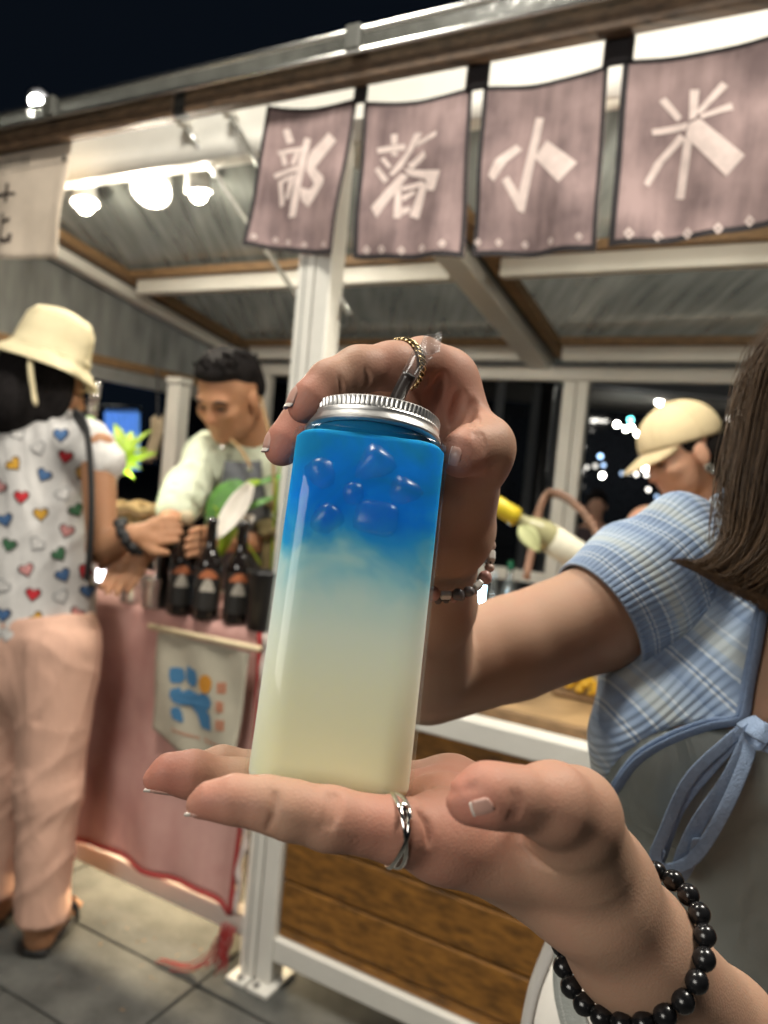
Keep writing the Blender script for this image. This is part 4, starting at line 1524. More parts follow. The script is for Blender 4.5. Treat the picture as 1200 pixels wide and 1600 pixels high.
# clear tube of drink standing behind the hatted shopper
t = thing('clear_tube', P(148, 700, 2.2), 'clear upright plastic tube with green base behind the hatted shopper', 'tube')
MB().tube([P(150, 598, 2.2), P(143, 652, 2.2)], .016, 12).build('tube', CUPM, t, True)
MB().ball(P(140, 658, 2.2), .016, 12).build('base_ball', M('lime_plastic', (.3, .75, .12), .4, Emission_Color=(.3, .8, .1, 1), Emission_Strength=.3), t, True)
MB().tube([P(141, 660, 2.2), W(*onz(141, 870, CZ), CZ)], .004, 6).build('stand', BLACKM, t)


# ================================================================== PEOPLE IN THE BACKGROUND
def frame(f, up):
    f = np.asarray(f, float)
    f /= np.linalg.norm(f)
    up = np.asarray(up, float)
    s = np.cross(f, up)
    s /= np.linalg.norm(s)
    up = np.cross(s, f)
    return f, s, up


def head(vol, c, f, up, k=1.0):
    """adds a head; returns local->world. local axes: forward, side (subject's right), up; metres for a 0.23 m head"""
    f, s, up = frame(f, up)
    Lw = lambda a, b, d: np.asarray(c) + k * (f * a + s * b + up * d)
    A = np.array([f, s, up])
    vol.ell(Lw(-.012, 0, .03), np.array([.098, .077, .088]) * k, .01, A)
    vol.ell(Lw(.03, 0, -.035), np.array([.062, .06, .075]) * k, .03, A)
    vol.ell(Lw(.062, 0, -.092), np.array([.022, .026, .02]) * k, .025, A)
    vol.ell(Lw(.075, 0, .022), np.array([.016, .05, .012]) * k, .018, A)
    for b in (-1, 1):
        vol.ell(Lw(.062, .04 * b, -.018), np.array([.022, .022, .018]) * k, .02, A)
        vol.ell(Lw(.087, .031 * b, .004), np.array([.014, .017, .010]) * k, .012, A, sub=True)
        vol.ell(Lw(-.008, .079 * b, -.008), np.array([.02, .009, .032]) * k, .006, A)
    vol.seg(Lw(.086, 0, .010), Lw(.101, 0, -.026), .0065 * k, .0095 * k, .010)
    vol.seg(Lw(.088, -.012, -.030), Lw(.088, .012, -.030), .007 * k, .007 * k, .006)
    vol.seg(Lw(.079, -.018, -.059), Lw(.079, .018, -.059), .0055 * k, .0055 * k, .006)
    vol.seg(Lw(.077, -.014, -.068), Lw(.077, .014, -.068), .006 * k, .006 * k, .005)
    return Lw


def face_bits(Lw, person, brow=True):
    DB = bpy.data.materials.get('dark_brow_hair') or M('dark_brow_hair', (.02, .014, .012), .7)
    LP = bpy.data.materials.get('lip_colour') or M('lip_colour', (.36, .14, .11), .45)
    for b in (-1, 1):
        MB().tube(smooth_path([Lw(.09, .016 * b, .022), Lw(.090, .034 * b, .027), Lw(.078, .053 * b, .02)], 7), [.002, .0038, .0042, .0042, .004, .003, .0015], 6).build('eyebrow', DB, person, True)
        MB().tube(smooth_path([Lw(.083, .018 * b, .001), Lw(.085, .031 * b, .003), Lw(.076, .046 * b, .0)], 7), [.001, .0028, .0034, .0036, .0034, .0026, .001], 6).build('eye', DB, person, True)
    MB().tube(smooth_path([Lw(.079, -.022, -.0635), Lw(.0845, 0, -.0635), Lw(.079, .022, -.0635)], 7), [.001, .0025, .003, .003, .003, .0025, .001], 6).build('lips', LP, person, True)


SKIN_M = skin('tan_skin_vendor', (.46, .235, .13), (.5, .2, .12), fine=.3)
SKIN_H = skin('brown_skin_shopper', (.36, .18, .095), (.42, .18, .1), fine=.3)
SKIN_C = skin('warm_skin_cap_woman', (.62, .36, .25), (.66, .3, .22), fine=.3)
HAIRD = M('black_hair', (.014, .012, .012), .8, var=.4, scale=90, bump=.4, bscale=260, Specular_IOR_Level=.08)


def hand_simple(vol, wrist, knuck, side, palm_n, r_=.011, curl=.25, k=.006):
    """background hand: palm and five bent fingers"""
    d = knuck - wrist
    L = np.linalg.norm(d)
    d = d / L
    side = side / np.linalg.norm(side)
    vol.seg(wrist, knuck - side * .018, .026, .017, k * 2).seg(wrist, knuck + side * .018, .026, .017, k * 2)
    for i, ln in enumerate((.070, .078, .072, .056)):
        b0 = knuck + side * (-.030 + .020 * i)
        m = b0 + d * ln * .5 + palm_n * ln * curl * .3
        e = m + d * ln * .42 + palm_n * ln * curl
        vol.chain([b0, m, e], [r_, r_ * .9, r_ * .72], k)
    t0 = wrist + d * .03 - side * .028
    vol.chain([t0, t0 + d * .03 - side * .025, t0 + d * .062 - side * .03 + palm_n * .01], [.015, .0115, .009], k)


# ---- vendor
man = thing('person', W(*onz(390, 1100, 0.3), 0), 'man in pale green shirt and grey apron leaning over the pink counter', 'person', 'people at the stall')
hc = P(358, 622, 2.2)
mf = -cr * .40 - fw * .72 - cu * .46
vb = Vol(.0045)
Lm = head(vb, hc, mf, cu + cr * .05 - fw * .25, 1.02)
neck0, neck1 = P(384, 655, 2.25), P(395, 705, 2.33)
vb.seg(neck0, neck1, .055, .062, .03)
sh_r, el_r, wr_r, kn_r = P(315, 712, 2.27), P(280, 800, 2.13), P(230, 858, 1.99), P(203, 886, 1.95)
vb.chain([sh_r, el_r, wr_r], [.05, .041, .027], .02)
hand_simple(vb, wr_r, kn_r, -cu * .4 + cr * .9 + fw * .2, -cu * .7 + fw * .2)
sh_l, el_l, wr_l, kn_l = P(448, 715, 2.36), P(440, 840, 2.32), P(345, 848, 2.12), P(318, 846, 2.05)
vb.chain([sh_l, el_l, wr_l], [.05, .041, .027], .02)
hand_simple(vb, wr_l, kn_l, cu, -fw * .3 - cu * .4)
vb.seg(P(385, 740, 2.36), P(400, 950, 2.62), .12, .13, .04, sq=(fw, 1.3))
hipm = P(405, 960, 2.65)
for s_ in (-1, 1):
    kn = hipm + cr * .11 * s_ - zz * .42 + fw * .02
    ft_ = np.array([hipm[0] + .12 * s_, hipm[1] + .05, .05])
    vb.chain([hipm + cr * .09 * s_, kn, ft_, ft_ - fw * .14 - zz * .02], [.09, .06, .045, .035], .03)
vb.build('body', SKIN_M, man, tint=[(Lm(.1, 0, -.03), .03, .3), (Lm(-.01, .08, 0), .03, .25)])
face_bits(Lm, man)
vb = Vol(.005)
for a, b, d_, r_ in ((-.03, 0, .065, (.092, .083, .066)), (-.06, 0, .02, (.058, .082, .075)), (.035, 0, .092, (.05, .066, .03)), (-.02, .03, .1, (.06, .05, .03))):
    f_, s_, u_ = frame(mf, cu + cr * .05 - fw * .25)
    vb.ell(Lm(a, b, d_), r_, .015, np.array([f_, s_, u_]))
for k in range(60):
    a = random.uniform(-.08, .07)
    b = random.uniform(-.06, .06)
    q = Lm(a, b, .1 + .03 * (1 - (a / .1) ** 2 - (b / .09) ** 2))
    vb.seg(q, q + (f_ * random.uniform(-.01, .02) + u_ * .012 + s_ * random.uniform(-.01, .01)), .006, .003, .004)
vb.build('hair', HAIRD, man, smooth_it=0)
SHM = M('pale_mint_shirt_cotton', (.58, .62, .48), .8, var=.06, bump=.3, bscale=300, fold=.5, fscale=9)
vb = Vol(.008)
vb.seg(P(385, 735, 2.35), P(398, 930, 2.60), .135, .15, .05, sq=(fw, 1.25))
vb.seg(P(330, 712, 2.29), P(445, 715, 2.37), .062, .062, .05)
vb.chain([P(325, 712, 2.28), P(290, 775, 2.17), P(276, 797, 2.13)], [.068, .062, .058], .04)
vb.chain([P(445, 718, 2.37), P(450, 790, 2.34), P(446, 812, 2.33)], [.068, .062, .058], .04)
vb.seg(P(398, 925, 2.58), P(402, 990, 2.64), .15, .15, .04)
for q in ((P(300, 745, 2.1), P(330, 790, 2.18)), (P(290, 770, 2.08), P(312, 800, 2.14)), (P(340, 735, 2.2), P(330, 800, 2.2))):
    vb.seg(*q, .006, .004, .012, sub=True)
vb.cut(P(383, 672, 2.27), cu * 1.0 - fw * .45)
vb.build('shirt', SHM, man, cr_=(.014, 16, 3, .8))
APR = M('grey_apron_cloth', (.12, .125, .14), .8, var=.1, bump=.3, bscale=80)
STR = M('tan_leather_strap', (.42, .27, .13), .55, var=.15)
G = patch([[P(352, 720, 2.18), P(380, 722, 2.17), P(408, 720, 2.19)], [P(345, 760, 2.17), P(378, 765, 2.15), P(412, 760, 2.18)], [P(335, 820, 2.2), P(375, 825, 2.17), P(425, 820, 2.22)], [P(335, 920, 2.38), P(385, 925, 2.35), P(445, 920, 2.4)]], 20, 14)
ap = MB().grid(G).build('apron', APR, man, True, solid=.004)
MB().tube(smooth_path([P(400, 590, 2.24), P(412, 640, 2.2), P(424, 690, 2.16), P(428, 745, 2.16), P(427, 800, 2.18)], 16), .0095, 8, flat=.4).build('strap', STR, man, True)
MB().tube(smooth_path([P(362, 688, 2.15), P(378, 705, 2.12), P(392, 730, 2.12)], 10), .011, 8, flat=.4).build('strap', STR, man, True)
for x, y in ((347, 700), (391, 732)):
    MB().ball(P(x, y, 2.12), .009, 8).build('buckle', ALU, man, True)

# ---- shopper with the bucket hat, seen from behind
wom = thing('person', W(-0.55, -0.2, 0), 'shopper in cream bucket hat, heart print shirt and peach trousers seen from behind', 'person', 'people at the stall')
D = 2.0
hc = P(72, 605, 2.02)
wf = cr * .8 + fw * .55 - cu * .25
vb = Vol(.006)
Lh = head(vb, hc, wf, cu, .98)
vb.seg(P(68, 640, 2.04), P(62, 690, 2.04), .05, .06, .03)
vb.seg(P(58, 720, 2.05), P(55, 990, 2.05), .11, .12, .04, sq=(fw, 1.4))
shw, elw, wrw, knw = P(152, 700, 1.98), P(160, 858, 1.93), P(205, 838, 1.90), P(238, 832, 1.92)
vb.chain([shw, elw, wrw], [.046, .037, .025], .018)
hand_simple(vb, wrw, knw, cu * .8 + fw * .3, -cu * .3 + cr * .1, curl=.15)
vb.chain([P(-45, 700, 2.12), P(-60, 850, 2.1), P(-10, 900, 2.3)], [.046, .037, .026], .018)
fo = [W(*onz(62, 1462, .04), .04), W(*onz(-10, 1420, .04), .04)]
for k, (hx, hd) in enumerate(((92, 2.0), (22, 2.07))):
    hip = P(hx, 1000, hd)
    f0 = fo[k]
    kn = (hip + f0) / 2 + fw * .0
    vb.chain([hip, kn, f0 + zz * .05], [.085, .055, .04], .03)
    toe = f0 + cr * .01 + fw * .16 + zz * -.012
    toe[2] = .03
    hl = f0.copy()
    hl[2] = .038
    vb.chain([f0 + zz * .03, hl, toe], [.04, .033, .027], .02)
    for j in range(5):
        sd = np.cross(toe - hl, zz)
        sd /= np.linalg.norm(sd)
        b0 = toe + sd * (-.028 + .013 * j)
        vb.seg(b0, b0 + (toe - hl) * (.17 - .02 * abs(j - 1)), .010, .008, .006)
vb.build('body', SKIN_H, wom)
face_bits(Lh, wom)
vb = Vol(.006)
f_, s_, u_ = frame(wf, cu)
Aw = np.array([f_, s_, u_])
vb.ell(Lh(-.03, 0, .03), (.098, .09, .095), .02, Aw)
vb.ell(Lh(-.06, 0, -.06), (.072, .092, .10), .03, Aw)
vb.ell(P(25, 640, 2.02), (.07, .06, .085), .03)
vb.ell(P(-5, 625, 2.06), (.06, .06, .1), .03)
vb.ell(Lh(.015, .066, -.02), (.045, .022, .085), .02, Aw)
vb.build('hair', HAIRD, wom)
HATM = M('cream_cotton_hat', (.66, .57, .36), .85, var=.07, scale=15, bump=.4, bscale=120)
hax = cu * 1.0 + cr * .32 + fw * .12
hbase = P(80, 551, 2.01)
hat = MB().lathe([(.002, .112), (.04, .111), (.070, .101), (.086, .078), (.094, .033), (.098, .0), (.102, -.006), (.101, -.012), (.117, -.030), (.135, -.049), (.137, -.053), (.131, -.049), (.113, -.029), (.093, -.008)], hbase, hax, 56,
                 mod=lambda i, j, r_: r_ * (1 + (.045 * math.sin(j * .45 + i * .5) + .03 * math.sin(j * .9 + 1 + i * .7)) * (1 if i > 7 else .6))).build('bucket_hat', HATM, wom, True, solid=.0015)
MB().tube(smooth_path([P(48, 548, 1.895), P(48, 580, 1.885), P(52, 610, 1.89), P(56, 634, 1.89)], 14), [.011] * 8 + [.010, .0095, .010, .011, .010, .006], 8, flat=.5).build('hat_tie', HATM, hat, True)
MB().tube([hbase + hax / np.linalg.norm(hax) * -.002 + .0985 * (math.cos(a) * np.cross(hax, fw) / np.linalg.norm(np.cross(hax, fw)) + math.sin(a) * fw) for a in np.linspace(0, 2 * math.pi, 48)], .006, 6).build('hat_band', HATM, hat, True)
SHW = M('white_shirt_cotton', (.62, .60, .58), .85, var=.05, bump=.3, bscale=300, fold=.2, fscale=9)
vb = Vol(.007)
vb.seg(P(57, 705, 2.045), P(52, 985, 2.04), .155, .165, .05, sq=(fw, 1.45))
vb.seg(P(-35, 695, 2.1), P(130, 695, 2.0), .06, .06, .06)
vb.chain([P(135, 694, 2.0), P(163, 722, 1.98)], [.064, .056], .03)
vb.chain([P(-40, 696, 2.1), P(-55, 730, 2.1)], [.064, .056], .03)
for q in ((P(10, 830, 1.90), P(60, 990, 1.89)), (P(95, 900, 1.88), P(130, 1000, 1.92)), (P(120, 760, 1.9), P(115, 850, 1.88)), (P(20, 900, 1.9), P(0, 1000, 1.9))):
    vb.seg(*q, .005, .007, .02, sub=True)
vb.cut(P(60, 1005, 2.0), -cu - cr * .12)
vb.cut(P(62, 640, 2.03), cu)
shirt = vb.build('shirt', SHW, wom, cr_=(.010, 15, 9, .3))
PNT = M('peach_trouser_cotton', (.66, .40, .30), .85, var=.05, bump=.3, bscale=300, fold=.2, fscale=9)
vb = Vol(.007)
vb.seg(P(60, 975, 2.03), P(60, 1040, 2.03), .15, .15, .05, sq=(fw, 1.4))
for k, (hx, hd) in enumerate(((92, 2.0), (22, 2.07))):
    hip = P(hx, 1010, hd)
    f0 = fo[k]
    kn = (hip + f0) / 2
    an = f0 + zz * .02
    vb.chain([hip, kn, an], [.106, .080, .066], .03)
vb.seg(P(58, 1060, 1.85), P(56, 1130, 1.90), .006, .003, .02, sub=True)
vb.cut(P(60, 958, 2.0), cu)
vb.cut((0, 0, .085), -zz)
vb.build('trousers', PNT, wom, cr_=(.009, 15, 21, .6))
SOL = M('dark_sandal_rubber', (.02, .019, .018), .7)
for f0 in fo:
    a = f0.copy()
    a[2] = .013
    toe = f0 + cr * .012 + fw * .20
    toe[2] = .013
    hl = a - (toe - a) * .18
    MB().tube(smooth_path([hl, a, (a + toe) / 2, toe], 14), [.022, .034, .038, .037, .035, .036, .04, .044, .046, .046, .043, .038, .03, .015], 12, flat=.28, twist=zz).build('sandal', SOL, wom, True)
    md = a + (toe - a) * .62
    sd = np.cross(toe - a, zz)
    sd /= np.linalg.norm(sd)
    MB().tube(smooth_path([md - sd * .045 + zz * .005, md - sd * .03 + zz * .045, md + sd * .03 + zz * .045, md + sd * .045 + zz * .005], 12), .012, 8, flat=.4).build('sandal_strap', SOL, wom, True)
# shoulder strap / bag
BAGM = M('black_bag_webbing', (.015, .015, .016), .7, bump=.3, bscale=200)
MB().tube(smooth_path([P(118, 652, 1.98), P(134, 668, 1.90), P(141, 720, 1.875), P(143, 790, 1.86), P(140, 860, 1.87), P(136, 900, 1.9)], 24), .026, 10, flat=.3, twist=cr).build('bag_strap', BAGM, wom, True)
MB().tube([wrw - (knw - wrw) * .1 + .036 * (math.cos(a) * cu + math.sin(a) * fw) + cr * .006 * math.sin(a * 7) - cr * .02 * math.cos(a) for a in np.linspace(0, 2 * math.pi, 40)], [.011 + .003 * math.sin(i * 2.1) for i in range(40)], 7).build('scrunchie', BAGM, wom, True)
# printed hearts on the back of the shirt
dg = bpy.context.evaluated_depsgraph_get()
bv = BVHTree.FromObject(shirt, dg)
inv = shirt.matrix_world.inverted()
HC = {'r': M('red_heart_print', (.5, .02, .03), .8), 'b': M('blue_heart_print', (.06, .14, .30), .8), 'y': M('yellow_heart_print', (.55, .30, .03), .8), 'g': M('green_heart_print', (.04, .13, .06), .8),
      'p': M('pink_heart_print', (.55, .25, .24), .8), 'w': M('grey_heart_outline_print', (.30, .30, .30), .8)}
HK = M('heart_dark_outline_print', (.06, .05, .05), .8)


def heart(px, py, s, colr, rot):
    def pt(x, y, off):
        c_, s2 = math.cos(rot), math.sin(rot)
        X, Y = px + s * (x * c_ - y * s2), py - s * (x * s2 + y * c_)
        d = ray(X, Y)
        hit = bv.ray_cast(V3(CP), V3(d).normalized())
        if hit[0] is None:
            return None
        return np.array(hit[0]) + np.array(hit[1]) * off
    tt = np.linspace(0, 2 * math.pi, 21)[:-1]
    hx = [(.062 * 16 * math.sin(a) ** 3, .062 * (13 * math.cos(a) - 5 * math.cos(2 * a) - 2 * math.cos(3 * a) - math.cos(4 * a))) for a in tt]
    for sc, off, mt, nm in ((1.0, .0022, HK if colr != 'w' else HC['w'], 'heart_outline'), (.8, .0034, HC[colr] if colr != 'w' else SHW, 'heart_print')):
        c0 = pt(0, 0, off)
        ring = [pt(x * sc, y * sc, off) for x, y in hx]
        if c0 is None or any(r_ is None for r_ in ring):
            return
        if max(np.linalg.norm(r_ - c0) for r_ in ring) > .06:
            return
        mid = [(r_ + c0) / 2 for r_ in ring]
        n_ = len(ring)
        V = [c0] + mid + ring
        F = [(0, 1 + j, 1 + (j + 1) % n_) for j in range(n_)] + [(1 + j, 1 + n_ + j, 1 + n_ + (j + 1) % n_, 1 + (j + 1) % n_) for j in range(n_)]
        mesh(nm, V, F, mt, shirt)


for x, y, c_ in ((96, 680, 'b'), (103, 713, 'r'), (22, 725, 'y'), (69, 742, 'b'), (34, 776, 'r'), (64, 803, 'y'), (98, 772, 'w'), (118, 797, 'g'), (9, 812, 'b'), (104, 829, 'p'), (15, 851, 'g'), (58, 850, 'w'), (92, 866, 'g'),
                 (42, 890, 'p'), (98, 898, 'b'), (132, 893, 'r'), (52, 928, 'r'), (95, 932, 'w'), (136, 923, 'b'), (5, 916, 'w'), (6, 960, 'b'), (57, 967, 'y'), (120, 959, 'p'), (80, 992, 'g'), (12, 992, 'w'), (60, 700, 'w'), (30, 677, 'w'), (0, 760, 'p'), (128, 740, 'y')):
    heart(x, y, 13.0, c_, random.uniform(-.9, .9))

# ---- woman with the beige cap
cw = thing('person', W(*onz(1080, 1200, 0.2), 0), 'woman in beige baseball cap looking down behind the right counter', 'person', 'people at the stall')
hc = P(1066, 712, 2.02)
cf = -cr * .9 - cu * .38 - fw * .12
vb = Vol(.0045)
Lc = head(vb, hc, cf, cu - cr * .38, 1.0)
vb.seg(P(1088, 740, 2.05), P(1100, 800, 2.08), .05, .056, .03)
vb.seg(P(1015, 822, 2.02), P(1185, 822, 2.12), .055, .055, .04)
vb.seg(P(1100, 840, 2.08), P(1100, 1100, 2.08), .11, .10, .04, sq=(fw, 1.3))
vb.chain([P(1010, 825, 2.02), P(985, 930, 1.95), P(915, 960, 1.85)], [.048, .038, .025], .02)
hand_simple(vb, P(915, 960, 1.85), P(890, 968, 1.81), cu * .3 + fw * .8, -cu)
vb.chain([P(1190, 825, 2.12), P(1195, 950, 2.05), P(1120, 1000, 1.95)], [.048, .038, .025], .02)
for s_ in (-1, 1):
    b0 = P(1100, 1100, 2.08)
    vb.chain([b0 + cr * .08 * s_, np.array([b0[0] + .09 * s_, b0[1], .5]), np.array([b0[0] + .09 * s_, b0[1], .05]), np.array([b0[0] + .09 * s_, b0[1] - .13, .03])], [.09, .06, .045, .035], .03)
vb.build('body', SKIN_C, cw, tint=[(Lc(.07, .04, -.02), .04, .35), (Lc(.11, 0, -.03), .02, .3)])
face_bits(Lc, cw)
f_, s_, u_ = frame(cf, cu - cr * .38)
Ac = np.array([f_, s_, u_])
CAPB = M('beige_cap_cotton', (.66, .55, .35), .85, var=.05, bump=.4, bscale=150)
vb = Vol(.004)
vb.ell(Lc(-.012, 0, .045), (.112, .09, .098), .01, Ac)
vb.cut(Lc(0, 0, .032), -u_ + f_ * .12)
cap = vb.build('cap', CAPB, cw)
G = []
for i in range(12):
    a = -1.15 + 2.3 * i / 11
    row = []
    for j in range(8):
        t = j / 7
        r1 = .095 + .085 * t * math.cos(a * .95)
        row.append(Lc(r1 * math.cos(a * .9) - .01, .086 * math.sin(a) * (1 - .1 * t), .045 - .03 * t * math.cos(a) - .016 * abs(math.sin(a)) ** 2))
    G.append(row)
MB().grid(G).build('visor', CAPB, cap, True, solid=.004)
MB().ball(Lc(-.012, 0, .144), .008, 10).build('cap_button', CAPB, cap, True)
for a in np.arange(6) * math.pi / 3 + .4:
    MB().tube([Lc(-.012 + .1125 * math.cos(a) * math.sin(q_), .0905 * math.sin(a) * math.sin(q_), .045 + .0985 * math.cos(q_)) for q_ in np.linspace(.05, 1.62, 14)], .0012, 5).build('cap_seam', CAPB, cap, True)
vb = Vol(.005)
vb.ell(Lc(-.05, 0, .0), (.062, .078, .075), .02, Ac)
vb.ell(Lc(-.085, 0, -.05), (.035, .045, .09), .03, Ac)
for b in (-1, 1):
    vb.ell(Lc(.0, .07 * b, .03), (.03, .012, .03), .01, Ac)
vb.build('hair', HAIRD, cw)
for b in (-1, 1):
    MB().tube([Lc(-.006 + .010 * math.cos(a), .088 * b, -.048 + .010 * math.sin(a)) for a in np.linspace(0, 2 * math.pi, 16)], .0018, 6).build('earring', ALU, cw, True)
vb = Vol(.007)
vb.seg(P(1100, 850, 2.08), P(1100, 1120, 2.08), .12, .115, .04, sq=(fw, 1.3))
vb.cut(P(1100, 835, 2.08), cu)
vb.build('tank_top', M('charcoal_tank_top', (.05, .05, .055), .8), cw)

# ---- dim figure far behind
fg = thing('person', P(932, 860, 6.5) * np.array([1, 1, 0]), 'dim figure with dark hair seated far behind the stall', 'person', 'people at the stall')
vb = Vol(.014)
b0 = P(932, 790, 6.5)
Lf = head(vb, b0, -fw - cr * .3, zz, 1.0)
vb.seg(b0 - zz * .1, b0 - zz * .22, .055, .07, .04).seg(b0 - zz * .25 - cr * .12, b0 - zz * .25 + cr * .12, .08, .08, .05).seg(b0 - zz * .3, b0 - zz * .75, .14, .15, .05)
for s_ in (-1, 1):
    vb.chain([b0 - zz * .27 + cr * .19 * s_, b0 - zz * .55 + cr * .22 * s_, b0 - zz * .65 + cr * .08 * s_ - fw * .22], [.05, .04, .03], .02)
    vb.chain([b0 - zz * .75 + cr * .1 * s_, b0 - zz * .75 + cr * .12 * s_ - fw * .42, np.array([(b0 + cr * .12 * s_ - fw * .42)[0], (b0 - fw * .42)[1], .05])], [.09, .065, .045], .03)
vb.build('body', SKIN_C, fg)
vb = Vol(.012)
vb.ell(b0 + zz * .05 + fw * .02, (.09, .1, .1), .02)
vb.build('hair', HAIRD, fg)
vb = Vol(.014)
vb.seg(b0 - zz * .3, b0 - zz * .78, .16, .165, .05).seg(b0 - zz * .26 - cr * .14, b0 - zz * .26 + cr * .14, .09, .09, .05)
vb.cut(b0 - zz * .19, zz)
vb.build('shirt', M('dark_plum_shirt', (.07, .05, .055), .8), fg)
t = thing('stool', P(932, 900, 6.5) * np.array([1, 1, 0]), 'low stool under the dim figure behind the stall', 'stool')
sz = b0[2] - .91
MB().obb((b0[0], b0[1], sz), (.18, 0, 0), (0, .18, 0), (0, 0, .015)).build('seat', BLACKM, t)
for sx in (-1, 1):
    for sy in (-1, 1):
        MB().tube([(b0[0] + .15 * sx, b0[1] + .15 * sy, sz - .016), (b0[0] + .16 * sx, b0[1] + .16 * sy, 0)], .014, 6).build('leg', BLACKM, t)

# ================================================================== THE GIRL IN FRONT
girl = thing('person', P(1290, 1900, .62) * np.array([1, 1, 0]), 'girl in blue striped knit top holding the jar with both hands', 'person')
SKIN_G = skin('light_warm_skin', (.445, .272, .185), (.50, .18, .135))


def pp(L):
    return [P(*q) for q in L]


# ---- left hand: palm up, carrying the jar
lh = Vol(.0009)
K = .007
wrist = P(925, 1400, .292)
arm = pp([(925, 1400, .292), (988, 1478, .306), (1120, 1620, .345), (1330, 1880, .44)])
lh.chain(arm, [.0212, .0228, .0268, .036], .012)
la = Vol(.0022)
la.chain(arm, [.0212, .0228, .0268, .036], .012)
IDX = pp([(695, 1310, .274), (622, 1297, .262), (515, 1279, .2545), (455, 1266, .252), (415, 1255, .252), (365, 1249, .252), (327, 1251, .252), (309, 1258, .252)])
MID = pp([(690, 1282, .302), (500, 1256, .302), (378, 1225, .298), (300, 1210, .293), (264, 1208, .291), (240, 1218, .291)])
RNG_ = pp([(690, 1256, .326), (520, 1228, .330), (415, 1206, .330), (345, 1196, .328), (322, 1196, .327)])
PNK = pp([(705, 1236, .345), (590, 1212, .354), (520, 1200, .356), (465, 1196, .356)])
lh.chain(IDX, [.0125, .0105, .0097, .0089, .0081, .0073, .0053, .0036], .004)
lh.chain(MID, [.0125, .0104, .0090, .0085, .0066, .0040], .004)
lh.chain(RNG_, [.012, .0098, .0085, .0078, .006], .004)
lh.chain(PNK, [.011, .0086, .0076, .0058], .004)
# palm
for q, r_ in ((IDX[0], .0135), (MID[0], .0135), (RNG_[0], .0130), (PNK[0], .0120)):
    lh.seg(P(905, 1372, .298), q, .019, r_, .010)
lh.seg(P(880, 1330, .320), PNK[0], .016, .012, .012)
lh.seg(P(700, 1290, .30), P(860, 1345, .302), .016, .019, .012)
lh.seg(IDX[0] + cu * .002, PNK[0], .0125, .011, .008)
# thumb and its ball
TH = pp([(905, 1335, .278), (893, 1274, .262), (862, 1254, .250), (800, 1246, .240), (760, 1242, .236), (730, 1251, .235)])
lh.chain(TH, [.0165, .0142, .0120, .0086, .0086, .0064], .006)
lh.ell(P(898, 1274, .268), (.0120, .0120, .0120), .012)
lh.seg(P(905, 1322, .282), P(938, 1392, .292), .0150, .0185, .014)
lh.seg(P(760, 1332, .278), P(850, 1338, .278), .009, .011, .010)
# creases


def sdf_at(vol, X):
    D = np.full(len(X), 1.0)
    for p in vol.p:
        if p[0] == 's' and not p[6]:
            a, b = p[1], p[2]
            d_ = b - a
            t = np.clip((X - a) @ d_ / (d_ @ d_), 0, 1)
            d = np.linalg.norm(X - a - t[:, None] * d_, axis=1) - (p[3] + (p[4] - p[3]) * t)
            k = p[5]
        elif p[0] == 'e' and not p[5]:
            q = (X - p[1]) @ p[3].T
            k0 = np.linalg.norm(q / p[2], axis=1)
            k1 = np.linalg.norm(q / p[2] ** 2, axis=1)
            d = k0 * (k0 - 1) / np.maximum(k1, 1e-6)
            k = p[4]
        else:
            continue
        hh = np.maximum(k - np.abs(D - d), 0) / k
        D = np.minimum(D, d) - hh * hh * k / 4
    return D


def on_skin(vol, x, y, lift=0.0, near=.2, far=.7):
    """first skin point seen at a photo pixel, and its normal"""
    d = ray(x, y)
    lo_, hi_ = near, far
    for _ in range(2):
        ts = np.linspace(lo_, hi_, 400)
        f = sdf_at(vol, CP + d[None, :] * ts[:, None])
        i = int(np.argmax(f < 0))
        if f[i] >= 0:
            i = int(np.argmin(f))
            return CP + d * ts[i], -fw
        lo_, hi_ = ts[max(0, i - 1)], ts[i]
    p = CP + d * hi_
    e = 2e-4
    g = np.array([sdf_at(vol, np.array([p + v_]))[0] - sdf_at(vol, np.array([p - v_]))[0] for v_ in np.eye(3) * e])
    g /= np.linalg.norm(g) + 1e-12
    return p + g * lift, g


def crease(vol, pts, r_=.0009, k=.0016, depth=.35):
    """a fold line pressed into the skin along photo pixels; tapers out at both ends"""
    q = smooth_path([on_skin(vol, x[0], x[1])[0] for x in pts], 12)
    for i in range(11):
        f0 = .35 + .65 * math.sin(math.pi * (i + .5) / 11)
        vol.seg(q[i] - fw * r_ * (1 - f0), q[i + 1] - fw * r_ * (1 - f0), r_ * f0, r_ * f0, k, sub=True)


crease(lh, [(812, 1322, .2585), (835, 1343, .263), (864, 1362, .271)], .0008, .0016)
for x, w_ in ((426, .0005), (509, .0004), (520, .0006), (526, .0003), (631, .0003)):
    crease(lh, [(x + 2, 1238), (x + 4, 1250), (x + 1, 1274), (x - 9, 1298)], w_, .0016)
crease(lh, [(672, 1230), (700, 1236), (742, 1228)], .0006, .002)
crease(lh, [(655, 1268), (668, 1290), (672, 1320)], .0006, .002)
pass
for x in (798, 805, 811):
    crease(lh, [(x, 1236), (x + 4, 1252), (x + 2, 1268), (x - 5, 1282)], .00022, .0012)
tl = [(P(320, 1255, .25), .016, .45), (P(262, 1215, .29), .02, .5), (P(740, 1250, .235), .014, .5), (P(690, 1290, .27), .03, .3), (P(560, 1285, .25), .02, .18), (P(850, 1240, .24), .02, .12), (P(700, 1215, .32), .03, .35)]
lc_, ln_ = P(984, 1470, .307), arm[2] - arm[0]
ln_ = ln_ / np.linalg.norm(ln_)
lh.cut(lc_ + ln_ * .003, ln_)
la.cut(lc_ - ln_ * .003, -ln_)
LV, LF = lh.arrays()
LAV, LAF = la.arrays()

